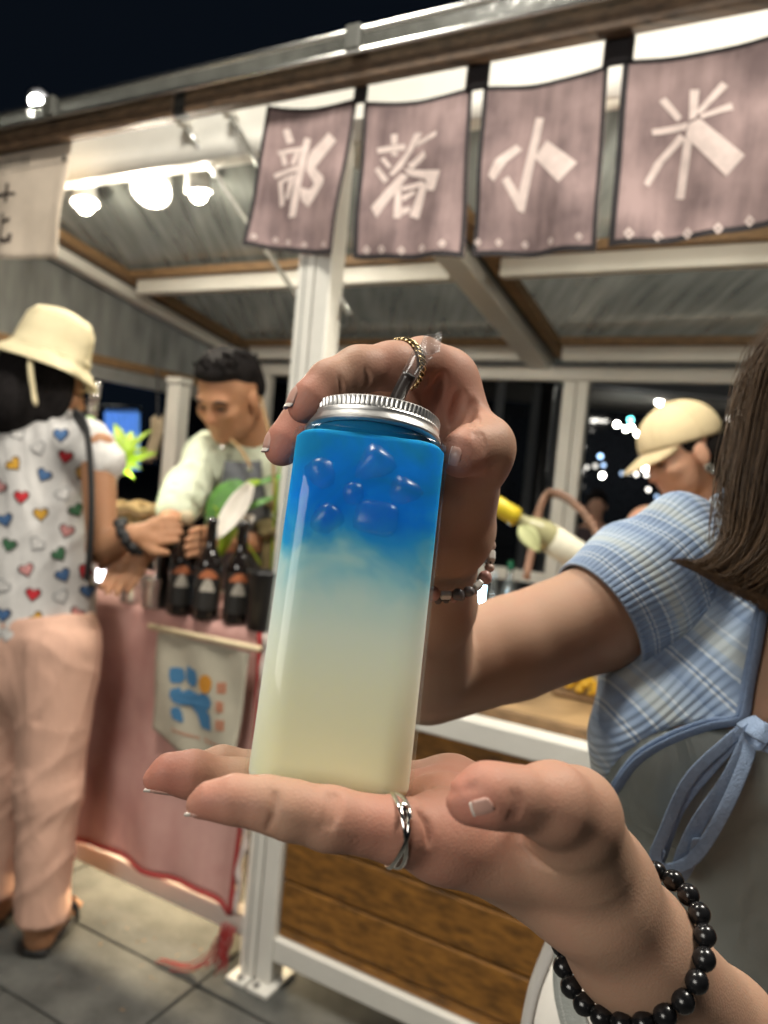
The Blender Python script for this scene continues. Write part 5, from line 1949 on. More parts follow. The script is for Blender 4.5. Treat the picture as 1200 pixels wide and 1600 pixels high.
# ---- right hand: fingers over the lid
rh = Vol(.0009)
ra = Vol(.0022)
IX = pp([(694, 594, .372), (660, 566, .356), (612, 572, .340), (560, 578, .331), (515, 598, .324), (486, 626, .319), (473, 638, .3175)])
rh.chain(IX, [.0128, .0108, .0100, .0096, .0088, .0078, .0058], .005)
MD = pp([(688, 612, .392), (600, 606, .378), (530, 610, .366), (470, 664, .350), (447, 692, .346), (438, 704, .345)])
rh.chain(MD, [.0128, .0105, .0102, .0092, .0084, .0066], .005)
RG = pp([(692, 645, .405), (610, 640, .398), (545, 655, .386), (500, 705, .366), (480, 735, .360)])
rh.chain(RG, [.0125, .0102, .0098, .0085, .0068], .005)
PK = pp([(704, 690, .415), (640, 690, .410), (590, 710, .398), (552, 745, .380)])
rh.chain(PK, [.0115, .0092, .0088, .0065], .005)
RW = P(693, 850, .400)
RA = pp([(693, 850, .400), (672, 940, .455), (662, 1046, .552)])
rh.chain(RA[:2], [.0200, .0250], .014)
ra.chain(RA, [.0200, .0250, .0360], .014)
for q, r_ in ((IX[0], .0135), (MD[0], .0135), (RG[0], .013), (PK[0], .012)):
    rh.seg(P(698, 820, .398), q, .0195, r_, .012)
    ra.seg(P(698, 820, .398), q, .0195, r_, .012)
RT = pp([(712, 800, .388), (748, 722, .356), (759, 702, .348), (738, 700, .340), (722, 710, .336), (716, 718, .334)])
rh.chain(RT, [.0170, .0128, .0112, .0092, .0085, .0068], .006)
rh.seg(P(700, 620, .376), P(752, 690, .360), .0115, .012, .014)
rh.seg(P(716, 760, .385), P(700, 640, .388), .018, .013, .012)
# upper arm
UA = pp([(668, 1052, .562), (800, 1012, .578), (932, 965, .592), (1085, 880, .625)])
ra.chain(UA, [.0370, .0385, .0405, .043], .006)
for i in range(3):
    x = 740 + 6 * i
    crease(rh, [(x, 674), (x + 5, 686), (x + 6, 700), (x + 1, 714)], .0004, .0013)
crease(rh, [(668, 585, .352), (660, 604, .353), (664, 622, .357)], .0007, .002)
crease(rh, [(740, 628, .353), (730, 650, .351), (722, 662, .352)], .0014, .004)
crease(rh, [(722, 618, .356), (714, 645, .355), (706, 668, .354)], .0014, .004)
crease(rh, [(690, 590, .357), (676, 618, .356), (668, 640, .357)], .0012, .004)
crease(rh, [(571, 575, .3215), (577, 592, .322), (572, 606, .3235)], .0003, .0015)
crease(rh, [(530, 590), (534, 602), (533, 612)], .0003, .0015)
tr_ = [(P(475, 636, .317), .016, .5), (P(440, 700, .345), .018, .55), (P(716, 714, .333), .012, .45), (P(690, 620, .36), .025, .4), (P(600, 590, .33), .016, .2)]
crease(rh, [(735, 640), (745, 652), (748, 662)], .0005, .002)
crease(rh, [(728, 646), (737, 658), (738, 668)], .0005, .002)
rc_, rn_ = P(690, 862, .402), RA[1] - RA[0]
rn_ = rn_ / np.linalg.norm(rn_)
rh.cut(rc_ + rn_ * .006, rn_)
ra.cut(rc_ + rn_ * .001, -rn_)
RV, RF = rh.arrays()
RAV, RAF = ra.arrays()

# ---- torso, far arm parts, head, legs (coarse, mostly clothed or out of frame)
tv = Vol(.005)


def torso(v, g=0.0, full=True):
    v.seg(P(1150, 1000, .645), P(1440, 1000, .565), .092 + g, .092 + g, .05)
    v.seg(P(1098, 880, .645), P(1520, 840, .515), .047 + g, .047 + g, .05)
    v.ell(P(1052, 1170, .565), np.array([.054, .054, .056]) + g, .06)
    v.ell(P(1335, 1140, .505), np.array([.060, .058, .062]) + g, .05)
    v.seg(P(1122, 1330, .640), P(1390, 1330, .575), .080 + g, .080 + g, .06)
    v.seg(P(1085, 1640, .640), P(1420, 1640, .575), .112 + g, .112 + g, .06)
    v.seg(P(1140, 1100, .63), P(1110, 1600, .65), .085 + g, .10 + g, .05)
    v.seg(P(1410, 1100, .57), P(1400, 1600, .58), .085 + g, .10 + g, .05)


torso(tv)
tv.seg(P(1330, 860, .59), P(1400, 720, .59), .052, .047, .03)
Lg = head(tv, P(1430, 560, .59), -cr * .75 - fw * .6 - cu * .1, cu, .95)
tv.chain([P(1520, 850, .515), P(1480, 1500, .44), P(1330, 1880, .44)], [.045, .039, .037], .02)
hipg = P(1260, 1700, .62)
for s_ in (-1, 1):
    a = hipg + (cr * .085 + fw * -.03) * s_
    g0 = np.array([a[0], a[1] + .03, .06])
    tv.chain([a, (a + g0) / 2, g0, g0 + np.array([-.11, -.06, -.03])], [.095, .06, .042, .032], .03)
TV, TF = tv.arrays()
Vall, Fall, nv_ = [], [], 0
for v_, f2 in ((LV, LF), (RV, RF), (TV, TF), (LAV, LAF), (RAV, RAF)):
    Vall.append(v_)
    Fall.append(f2 + nv_)
    nv_ += len(v_)
Vall, Fall = np.concatenate(Vall), np.concatenate(Fall)
vol_mesh('body', Vall, Fall, SKIN_G, girl, tint=[(c_, r_, w_ * 1.5) for c_, r_, w_ in tl + tr_], smooth_it=2)
face_bits(Lg, girl)

# ---- finger nails
NAILM = M('pink_finger_nail', (.58, .34, .275), .36, var=.06, scale=200)
NTIP = M('milky_nail_tip', (.78, .70, .62), .3, var=.04)


def nail(base, tip, nrm, w, over=.25, curve=.9, arch=.0003):
    base, tip, nrm = map(np.asarray, (base, tip, nrm))
    d = tip - base
    L = np.linalg.norm(d)
    d = d / L
    sd = np.cross(d, nrm)
    sd /= np.linalg.norm(sd)
    n2 = np.cross(sd, d)
    n2 = n2 if n2 @ nrm > 0 else -n2

    def surf(t0, t1, lift):
        G = []
        for i in range(9):
            t = t0 + (t1 - t0) * i / 8
            ww = w * (1 - .3 * max(0, (t - .75) / .5) ** 2) * (.35 + .65 * math.sqrt(max(0, 1 - (1 - min(1, t / .38)) ** 2)))
            row = []
            for j in range(11):
                s = -1 + 2 * j / 10
                row.append(base + d * L * (t + .05 * (1 - s * s) * (t > .9)) + sd * ww * math.sin(s * curve) / math.sin(curve) - n2 * ww * (1 - math.cos(s * curve)) * 1.1 + n2 * (lift + arch * math.sin(math.pi * min(1, t))))
            G.append(row)
        return MB().grid(G)
    o = surf(0, 1, 0).build('finger_nail', NAILM, girl, True, solid=.0005)
    surf(1.0, 1 + over, 0).build('nail_tip', NTIP, o, True, solid=.0005)
    return o


def nail_px(vol, b_, t_, w, over, curve=.9, lift=.0002, tilt=None):
    p0, n0 = on_skin(vol, *b_)
    p1, n1 = on_skin(vol, *t_)
    n = n0 + n1
    n /= np.linalg.norm(n)
    if tilt is not None:
        n = n + tilt
        n /= np.linalg.norm(n)
    return nail(p0 + n * lift, p1 + n * lift, n, w, over, curve)


nail_px(lh, (772, 1262), (743, 1270), .0037, .12, .9, .0001, -cu * .3 + cr * .2)
nail(P(350, 1277, .252), P(302, 1274, .252), -cu * 1 - fw * .1 + cr * .1, .0046, .22)
nail(P(288, 1242, .291), P(238, 1237, .290), -cu * 1 - fw * .1, .0046, .22)
nail(P(372, 1222, .327), P(322, 1218, .326), -cu, .0045, .25)
for ch, r1, r2 in ((IX, .0080, .0058), (MD, .0085, .0066)):
    d_ = ch[-1] - ch[-2]
    d_ = d_ / np.linalg.norm(d_)
    n_ = -cr * .80 + cu * .42 - fw * .30
    n_ = n_ - d_ * (n_ @ d_)
    n_ /= np.linalg.norm(n_)
    nail(ch[-2] - d_ * .002 + n_ * (r1 + .0004), ch[-1] + d_ * .0035 + n_ * (r2 + .0003), n_, .0046, .16, .95, .0011)
nail_px(rh, (720, 714), (704, 711), .0048, .05, .9, .0001)

# ---- rings and bracelets
SILV = M('polished_silver', (.82, .80, .76), .14, 1.0, var=.03)
GOLD = M('dark_antique_gold', (.52, .40, .22), .25, 1.0, var=.15, scale=200)


def ring_frame(c, ax):
    ax = np.asarray(ax) / np.linalg.norm(ax)
    e1 = np.cross(ax, fw)
    e1 /= np.linalg.norm(e1)
    e2 = np.cross(ax, e1)
    return ax, e1, e2


c = IDX[1] + (IDX[0] - IDX[1]) * -.08
ax, e1, e2 = ring_frame(c, IDX[2] - IDX[1] - cu * .004)
rg = thing('silver_ring', c, 'twisted double band silver ring on the lower index finger', 'ring')
th = np.linspace(0, 2 * math.pi, 73)
for s_ in (-1, 1):
    MB().tube([c + (.0114 + .0005 * math.cos(3 * a)) * (math.cos(a) * e1 + math.sin(a) * e2) + ax * .0016 * s_ * math.sin(1.5 * a + .6) for a in th], .00095, 8, caps=False).build('band', SILV, rg, True)
MB().ball(c + .0116 * (e1 * math.cos(2.6) + e2 * math.sin(2.6)), .0019, 10).build('stud', SILV, rg, True)
c = P(630, 570, .3455)
ax, e1, e2 = ring_frame(c, IX[2] - IX[1])
rg = thing('chain_ring', c, 'dark gold braided chain ring on the upper index finger', 'ring')
for s_ in range(3):
    MB().tube([c + (.0111 + .0006 * math.cos(9 * a + s_ * 2.1)) * (math.cos(a) * e1 + math.sin(a) * e2) + ax * .0016 * math.sin(9 * a + s_ * 2.1) for a in np.linspace(0, 2 * math.pi, 145)], .0007, 6, caps=False).build('strand', GOLD, rg, True)

BEAD = M('polished_black_bead', (.010, .010, .011), .22, var=.3, scale=200)
br = thing('bead_bracelet', P(985, 1475, .305), 'loose black bead bracelet around the lower wrist', 'bracelet')
ax = arm[2] - arm[0]
ax, e1, e2 = ring_frame(arm[1], ax)
cc = P(984, 1470, .307)
NB = 22
prev = None
cord = []
seed = None
ball_me = None
for k in range(NB):
    a = 2 * math.pi * k / NB
    p = cc + .0298 * math.cos(a) * e1 + .0298 * math.sin(a) * e2
    big = (k == NB // 2)
    cord.append(p)
    if ball_me is None:
        o = MB().lathe([(.0009, -.00395), (.0018, -.0039), (.0031, -.0028), (.0039, -.0014), (.0042, 0), (.0039, .0014), (.0031, .0028), (.0018, .0039), (.0009, .00395)], (0, 0, 0), zz, 18).build('bead', BEAD, None, True)
        ball_me = o.data
    else:
        o = bpy.data.objects.new('bead', ball_me)
        COL.objects.link(o)
    tdir = V3(-math.sin(a) * e1 + math.cos(a) * e2)
    o.matrix_basis = Matrix.Translation(V3(p)) @ tdir.to_track_quat('Z', 'Y').to_matrix().to_4x4() @ Matrix.Scale(1.04, 4)
    o.parent = br
    o.matrix_parent_inverse = Matrix.Translation(-br.location)
cord.append(cord[0])
MB().tube(cord, .0007, 6).build('cord', BLACKM, br, True)

b2 = thing('stone_bracelet', RW, 'pink and white stone bead bracelet on the upper wrist', 'bracelet')
MATS = [M('white_shell_bead', (.72, .68, .62), .3), M('pink_quartz_bead', (.55, .30, .26), .2), M('grey_agate_bead', (.16, .14, .14), .25), M('peach_stone_bead', (.6, .42, .34), .3)]
ax = RA[1] - RA[0]
ax, e1, e2 = ring_frame(RW, ax)
c0 = P(690, 862, .402)
for row, (rad, nb, off, sz) in enumerate(((.0262, 26, 0, .0030), (.0258, 40, .0065, .0017))):
    pts = []
    for k in range(nb):
        a = 2 * math.pi * k / nb
        p = c0 + rad * (math.cos(a) * e1 + math.sin(a) * e2) + ax * (off + .0015 * math.sin(a * 3 + row))
        pts.append(p)
        s_ = sz * random.uniform(.75, 1.25)
        q = MB()
        if row == 0 and k % 3 == 0:
            t_ = -math.sin(a) * e1 + math.cos(a) * e2
            q.obb(p, t_ * s_ * 1.1, ax * s_, (math.cos(a) * e1 + math.sin(a) * e2) * s_ * .7)
            q.build('stone', MATS[0], b2, False, bevel=.0008)
        else:
            q.ball(p, s_, 10, (1, random.uniform(.8, 1), random.uniform(.8, 1.1)))
            q.build('stone', MATS[random.choice((1, 2, 3, 1))], b2, True)
    MB().tube(pts + [pts[0]], .0005, 5).build('thread', BLACKM, b2)

# ---- knit top
def stripe_mat(name, n_s, n_r, period, shift=0.0, rib=0.0):
    m = bpy.data.materials.new(name)
    m.use_nodes = True
    n, l = nodes_of(m)
    b = n['Principled BSDF']
    b.inputs['Roughness'].default_value = .9
    b.inputs['Sheen Weight'].default_value = .25
    tc = n.new('ShaderNodeTexCoord')
    dt = n.new('ShaderNodeVectorMath')
    dt.operation = 'DOT_PRODUCT'
    dt.inputs[1].default_value = tuple(float(q) for q in np.asarray(n_s) / np.linalg.norm(n_s))
    l.new(tc.outputs['Object'], dt.inputs[0])
    ma = n.new('ShaderNodeMath')
    ma.operation = 'MULTIPLY_ADD'
    ma.inputs[1].default_value = 1 / period
    ma.inputs[2].default_value = shift
    l.new(dt.outputs['Value'], ma.inputs[0])
    wob = n.new('ShaderNodeTexNoise')
    wob.inputs['Scale'].default_value = 260
    l.new(tc.outputs['Object'], wob.inputs['Vector'])
    wa = n.new('ShaderNodeMath')
    wa.operation = 'MULTIPLY_ADD'
    wa.inputs[1].default_value = .03
    l.new(wob.outputs['Fac'], wa.inputs[0])
    l.new(ma.outputs[0], wa.inputs[2])
    fr = n.new('ShaderNodeMath')
    fr.operation = 'FRACT'
    l.new(wa.outputs[0], fr.inputs[0])
    rp = n.new('ShaderNodeValToRGB')
    cr_ = rp.color_ramp
    cr_.interpolation = 'LINEAR'
    BL, MB_, LB, CRM, WHT = (.20, .285, .44, 1), (.27, .36, .51, 1), (.37, .46, .57, 1), (.44, .50, .53, 1), (.52, .59, .66, 1)
    stops = [(0, BL), (.15, MB_), (.165, WHT), (.178, WHT), (.188, BL), (.215, BL), (.225, WHT), (.238, WHT), (.248, MB_), (.42, BL), (.425, LB), (.44, WHT), (.455, WHT), (.465, MB_), (.56, LB), (.57, CRM), (.70, CRM), (.71, LB), (.76, LB), (.77, WHT), (.79, WHT), (.80, LB), (.99, MB_)]
    while len(cr_.elements) < len(stops):
        cr_.elements.new(.5)
    for e, (p_, c_) in zip(cr_.elements, stops):
        e.position = p_
        e.color = c_
    l.new(fr.outputs[0], rp.inputs['Fac'])
    l.new(rp.outputs[0], b.inputs['Base Color'])
    nz = n.new('ShaderNodeTexNoise')
    nz.inputs['Scale'].default_value = 1100
    nz.inputs['Detail'].default_value = 3
    l.new(tc.outputs['Object'], nz.inputs['Vector'])
    bp = n.new('ShaderNodeBump')
    bp.inputs['Strength'].default_value = .6
    bp.inputs['Distance'].default_value = .0008
    l.new(nz.outputs['Fac'], bp.inputs['Height'])
    if rib:
        d2 = n.new('ShaderNodeVectorMath')
        d2.operation = 'DOT_PRODUCT'
        d2.inputs[1].default_value = tuple(float(q) for q in np.asarray(n_r) / np.linalg.norm(n_r) * 2 * math.pi / rib)
        l.new(tc.outputs['Object'], d2.inputs[0])
        wz = n.new('ShaderNodeTexNoise')
        wz.inputs['Scale'].default_value = 25
        l.new(tc.outputs['Object'], wz.inputs['Vector'])
        w2 = n.new('ShaderNodeMath')
        w2.operation = 'MULTIPLY_ADD'
        w2.inputs[1].default_value = 2.2
        l.new(wz.outputs['Fac'], w2.inputs[0])
        l.new(d2.outputs['Value'], w2.inputs[2])
        sn = n.new('ShaderNodeMath')
        sn.operation = 'SINE'
        l.new(w2.outputs[0], sn.inputs[0])
        b2_ = n.new('ShaderNodeBump')
        b2_.inputs['Strength'].default_value = .9
        b2_.inputs['Distance'].default_value = .0006
        l.new(sn.outputs[0], b2_.inputs['Height'])
        l.new(b2_.outputs[0], bp.inputs['Normal'])
    l.new(bp.outputs[0], b.inputs['Normal'])
    return m


ns, nr = cr * .78 + cu * .62, cr * .62 - cu * .78
KNIT = stripe_mat('blue_striped_rib_knit', ns, nr, .062, .1, rib=.0043)
tp = Vol(.0025)
torso(tp, .007)
tp.seg(P(1130, 1335, .30), P(1130, 1335, .95), .30 * 200 / 1200, .95 * 200 / 1200, .004, sub=True)
pl = np.cross(ray(1192, 960), ray(1163, 1126))
tp.cut(P(1192, 960, .5), pl if pl @ cr > 0 else -pl)
tp.cut(P(1000, 1262, .55), -cu + cr * .0)
tp.cut(P(1150, 830, .64), cu * 1.0 + cr * .3)
tp.cut(P(1200, 1000, .80), fw)
V_, F_ = tp.arrays()
# ribs: ridges pushed out along the surface normal
me = bpy.data.meshes.new('tmp')
me.from_pydata(V_.tolist(), [], F_.tolist())
me.update()
N_ = np.zeros(len(V_) * 3, np.float32)
me.vertices.foreach_get('normal', N_)
N_ = N_.reshape(-1, 3)
bpy.data.meshes.remove(me)
rc = V_ @ nr
wv = .002 * np.sin(V_ @ ns * 60)
V_ = V_ + N_ * (.0006 * np.sin((rc + wv) * 2 * math.pi / .03))[:, None]
top = vol_mesh('knit_top', V_, F_, KNIT, girl, smooth_it=2)
BIND = M('pale_blue_knit_binding', (.24, .33, .50), .9, var=.1, scale=300, bump=.6, bscale=900)


def hug(x, y, off, vol_p):
    """point on the torso surface seen at that photo pixel"""
    d = ray(x, y)
    ts = np.linspace(.36, .80, 221)
    pts = CP + d[None, :] * ts[:, None]
    f = sdf_at(vol_p, pts)
    i = np.argmax(f < off)
    if f[i] >= off:
        return P(x, y, .56)
    return pts[i]


base_t = Vol(.01)
torso(base_t)
hemp = [(938, 1272), (957, 1243), (995, 1191), (1046, 1159), (1107, 1136), (1150, 1128), (1164, 1118), (1172, 1070), (1184, 1010), (1194, 955), (1205, 900)]
hp = smooth_path([hug(x, y, .0075, base_t) for x, y in hemp], 60)
MB().tube(hp, .0052, 10, flat=.3, twist=fw).build('edge_binding', BIND, top, True)
hp2 = smooth_path([hug(x - 10 + (6 if y > 1130 else 0), y - 6 + (0 if y < 1130 else -4), .0085, base_t) for x, y in hemp], 60)
MB().tube(hp2, .0016, 6).build('seam_stitch', BIND, top, True)
# sleeve: ribbed tube over the upper arm
sc_ = smooth_path(pp([(934, 966, .592), (968, 945, .598), (1008, 920, .606), (1050, 890, .616), (1092, 862, .632)]), 90)
sr = np.interp(np.linspace(0, 1, 90), [0, .06, .3, .6, .85, 1], [.0465, .0470, .0510, .0550, .0525, .0470])
T_ = np.gradient(sc_, axis=0)
T_ /= np.linalg.norm(T_, axis=1)[:, None]
NR = 560
G = []
for i in range(90):
    e1 = np.cross(T_[i], fw)
    e1 /= np.linalg.norm(e1)
    e2 = np.cross(T_[i], e1)
    a = np.linspace(0, 2 * math.pi, NR, endpoint=False)
    t = i / 89
    fold = .004 * np.sin(3 * a + 7 * t) * t + .0035 * np.sin(5 * a - 9 * t + 1) * t ** 1.5 + .005 * np.sin(t * 16 + 2 * a) * max(0, t - .35)
    rib = .0013 * (np.abs(np.sin(a * 33 + 2.0 * np.sin(t * 5 + 2 * a) * t)) - .5) * (1 if t > .03 else t / .03)
    rr = sr[i] + fold + rib
    G.append(sc_[i] + rr[:, None] * (np.cos(a)[:, None] * e1 + np.sin(a)[:, None] * e2))
KNS = stripe_mat('blue_striped_rib_knit_sleeve', T_[10], T_[10], .048, .72)
MB().grid(G, closed=True).build('sleeve', KNS, top, True, solid=.002)
# shoulder gathers
G = []
gp_ = patch([pp([(1052, 830, .600), (1085, 792, .612), (1125, 772, .628), (1150, 768, .66)]), pp([(1062, 865, .575), (1098, 822, .588), (1138, 796, .606), (1168, 785, .63)]),
             pp([(1085, 890, .565), (1115, 852, .572), (1152, 822, .588), (1188, 806, .61)]), pp([(1110, 915, .56), (1140, 885, .566), (1172, 860, .578), (1205, 845, .60)])], 70, 90)
for i in range(70):
    for j in range(90):
        gp_[i, j] += -fw * (.0028 * abs(math.sin(i * .33 + .4 * math.sin(j * .12))) + .004 * math.sin(j * .09 + i * .05)) + cu * .003 * math.sin(j * .11)
MB().grid(gp_).build('shoulder_gather', KNS, top, True, solid=.003)
# tie strings: knot, loops and two loose ends
TIE = M('blue_knit_tie', (.27, .36, .52), .9, var=.12, scale=250, bump=.6, bscale=900)
kx = (1178, 1138)


def ribbon(L, w, name='tie_string', lift=.012):
    q = smooth_path([hug(x, y, lift + dz, base_t) for x, y, dz in L], 40)
    MB().tube(q, w * .85, 12, flat=.16, twist=fw).build(name, TIE, top, True)


ribbon([(1172, 1130, .004), (1130, 1165, .012), (1075, 1220, .016), (1036, 1305, .02), (1024, 1340, .02), (1043, 1358, .022), (1085, 1340, .022), (1130, 1270, .02), (1165, 1190, .014), (1176, 1140, .006)], .0046)
ribbon([(1168, 1136, .008), (1120, 1190, .008), (1062, 1262, .01), (1030, 1345, .012), (1008, 1380, .012)], .0046)
ribbon([(1174, 1146, .006), (1140, 1215, .012), (1095, 1280, .014), (1070, 1330, .016), (1058, 1372, .016), (1050, 1378, .016)], .0062)
ribbon([(1090, 1310, .02), (1080, 1350, .018), (1062, 1378, .016), (1040, 1372, .016), (1030, 1345, .016), (1034, 1325, .016)], .0042)
ribbon([(1165, 1125, .010), (1185, 1140, .016), (1200, 1150, .012), (1190, 1165, .01), (1170, 1150, .012), (1166, 1130, .014)], .008, 'tie_knot')
ribbon([(1180, 1150, .008), (1205, 1160, .008), (1260, 1165, .008)], .008)
# camisole, waist band and skirt
CAMI = M('sage_grey_camisole', (.26, .285, .265), .5, var=.06, scale=10, bump=.2, bscale=900, fold=.25, fscale=16)
cm = Vol(.004)
torso(cm, .0055)
cm.cut(P(1000, 1545, .55), -cu + cr * .1)
cm.cut(P(1150, 1085, .6), cu - cr * .05)
cm.build('camisole', CAMI, girl)
WB = M('pale_grey_denim_band', (.42, .44, .41), .8, var=.1, scale=80, bump=.4, bscale=600)
G = patch([pp([(868, 1480, .512), (884, 1492, .505), (900, 1500, .498)]), pp([(866, 1530, .508), (884, 1540, .50), (905, 1548, .492)]), pp([(872, 1575, .502), (892, 1585, .494), (916, 1592, .486)]), pp([(890, 1640, .49), (912, 1650, .482), (940, 1655, .474)])], 20, 12)
wb = MB().grid(G).build('waist_band', WB, girl, True, solid=.003)
st = MB()
lp = smooth_path([G[i, 2] - fw * .002 for i in range(20)], 60)
for i in range(0, 58, 2):
    st.tube([lp[i], lp[i + 1]], .0006, 5)
st.build('stitching', M('white_thread', (.7, .7, .66), .8), wb)
WSK = M('white_skirt_cotton', (.72, .69, .64), .8, var=.05)
MB().tube(smooth_path(pp([(868, 1462, .535), (850, 1505, .535), (834, 1550, .535), (822, 1610, .535), (815, 1680, .535)]), 20), .008, 8, flat=.5).build('skirt_edge', WSK, girl, True)
sk = Vol(.007)
sk.seg(P(1085, 1680, .640), P(1420, 1680, .575), .125, .125, .06).seg(P(1085, 1990, .65), P(1420, 1990, .58), .15, .15, .06).seg(P(1085, 1680, .640), P(1085, 1990, .65), .125, .15, .06)
sk.cut(P(1000, 1640, .55), cu)
sk.build('skirt', WSK, girl)

# ---- long brown hair
HAIRG = M('long_brown_hair', (.11, .066, .034), .45, var=.45, scale=300, Specular_IOR_Level=.6)
n, l = nodes_of(HAIRG)
gi = n.new('ShaderNodeNewGeometry')
hs = n.new('ShaderNodeHueSaturation')
mr_ = n.new('ShaderNodeMapRange')
mr_.inputs['To Min'].default_value, mr_.inputs['To Max'].default_value = .45, 1.6
l.new(gi.outputs['Random Per Island'], mr_.inputs['Value'])
l.new(mr_.outputs[0], hs.inputs['Value'])
src = n['Principled BSDF'].inputs['Base Color'].links[0].from_socket
l.new(src, hs.inputs['Color'])
l.new(hs.outputs[0], n['Principled BSDF'].inputs['Base Color'])
hv = Vol(.006)
f_, s_, u_ = frame(-cr * .75 - fw * .6 - cu * .1, cu)
Ag = np.array([f_, s_, u_])
hv.ell(Lg(-.03, 0, .03), (.102, .09, .096), .02, Ag)
hv.seg(P(1450, 560, .575), P(1350, 760, .560), .062, .05, .05).seg(P(1350, 760, .560), P(1265, 900, .545), .05, .028, .03)
hv.seg(P(1290, 640, .560), P(1222, 850, .548), .03, .018, .03)
mesh_h = hv.build('hair', HAIRG, girl)
sv, sf = [], []
for clump in range(250):
    s = clump / 249 + random.gauss(0, .015)
    s = min(1.0, max(0.0, s))
    dpt = random.random()
    dd = .520 + .04 * dpt
    e = random.random()
    tipx = 1040 + 190 * s ** .85 * (.55 + .6 * e) + 26 * e
    tipy = 870 + 82 * s ** .7 * (.5 + .75 * e)
    kx_ = random.gauss(0, 5)
    key = [(1330 + 120 * s, 380, .55), (1196 + 215 * s + kx_, 545, dd + .01), (1156 + 215 * s + kx_, 690, dd), (1140 + 205 * s + kx_, 790, dd - .006),
           (1128 + 175 * s, 850 + 14 * s, dd - .014), ((1128 + 150 * s) * .5 + tipx * .5, max(866 + 20 * s, tipy - 4) + 10 + 14 * s, dd - .02), (tipx, tipy, dd - .022)]
    fly = clump < 60 and random.random() < .55
    for k in range(7 if fly else 22):
        jx, jy, jd = random.gauss(0, 5.5), random.gauss(0, 4), random.gauss(0, .0025)
        am = (1, 1.2, 1.15, 1.1, 1.0, .8, .35)
        pts = [(p_[0] + jx * am[i] + random.gauss(0, 1.2) - (random.uniform(2, 30) if fly and 0 < i < 5 else 0), p_[1] + jy * am[i], p_[2] + jd * am[i]) for i, p_ in enumerate(key)]
        if fly:
            pts = pts[:random.choice((4, 5, 5))]
        elif random.random() < .35:
            pts[-1] = (pts[-2][0] * .5 + pts[-1][0] * .5, pts[-2][1] * .4 + pts[-1][1] * .6 + random.gauss(0, 3), pts[-1][2])
        q = smooth_path(pp(pts), 16)
        w = random.uniform(.00018, .00034)
        T = np.gradient(q, axis=0)
        T /= np.linalg.norm(T, axis=1)[:, None]
        n1 = np.cross(T, fw)
        n1 /= np.linalg.norm(n1, axis=1)[:, None]
        n2 = np.cross(T, n1)
        b0 = len(sv)
        for i in range(16):
            ww = w * (1 if i < 12 else (1 - (i - 11) / 5.5))
            for a in (0, 2.094, 4.189):
                sv.append(q[i] + ww * (math.cos(a) * n1[i] + math.sin(a) * n2[i]))
        for i in range(15):
            for j in range(3):
                sf.append((b0 + i * 3 + j, b0 + i * 3 + (j + 1) % 3, b0 + (i + 1) * 3 + (j + 1) % 3, b0 + (i + 1) * 3 + j))
o = mesh('hair_strands', sv, sf, HAIRG, mesh_h, True)
o['kind'] = 'stuff'

# ================================================================== THE JAR
JB, JT = P(514, 1231, .300), P(580, 701, .326)
ja = JT - JB
JL = np.linalg.norm(ja)
ja /= JL
jar = thing('drink_jar', JB, 'clear jar of layered blue and milky drink with silver screw lid', 'jar')
rx = np.cross(np.array([0, 1.0, 0]), ja)
rx /= np.linalg.norm(rx)
ry = np.cross(ja, rx)
jar.matrix_basis = Matrix(((rx[0], ry[0], ja[0], JB[0]), (rx[1], ry[1], ja[1], JB[1]), (rx[2], ry[2], ja[2], JB[2]), (0, 0, 0, 1)))


def jput(o):
    o.parent = jar
    return o


RJ = .0311


def rsq(ang, hw, rc):
    """outline of a square with rounded corners, half width hw, corner radius rc"""
    c_, s_ = abs(math.cos(ang)), abs(math.sin(ang))
    k = hw - rc
    r1 = hw / max(c_, s_)
    x, y = c_ * r1, s_ * r1
    if min(x, y) <= k:
        return r1
    # ray against the corner circle centred (k, k)
    bq = k * (c_ + s_)
    return bq + math.sqrt(max(0, bq * bq - (2 * k * k - rc * rc)))


def squarish(prof, n):
    """prof: (half width, height, roundness 0..1)"""
    G = []
    for hw, z, rd in prof:
        row = []
        for j in range(n):
            a = 2 * math.pi * (j + .5) / n
            r_ = rsq(a, hw, max(.0002, min(hw * .999, .0125 * hw / RJ + rd * hw))) if rd < 1 else hw
            row.append((r_ * math.cos(a), r_ * math.sin(a), z))
        G.append(row)
    return MB().grid(G, closed=True)


SHELL = film('clear_jar_plastic', (.97, .985, .98), gloss=.012, rough=.05, haze=0)
o = squarish([(.001, .0008, 0), (.020, .0008, 0), (RJ - .005, 0, 0), (RJ - .0016, .0012, 0), (RJ - .0004, .003, 0), (RJ, .0055, 0), (RJ, JL * .3, 0), (RJ, JL * .7, 0), (RJ, JL - .0032, 0), (RJ - .0005, JL - .0012, 0), (RJ - .0018, JL - .0002, 0.05), (RJ - .003, JL + .0002, .4), (.0272, JL + .0006, 1), (.0268, JL + .010, 1)], 160).build('jar_wall', SHELL, None, True)
jput(o)
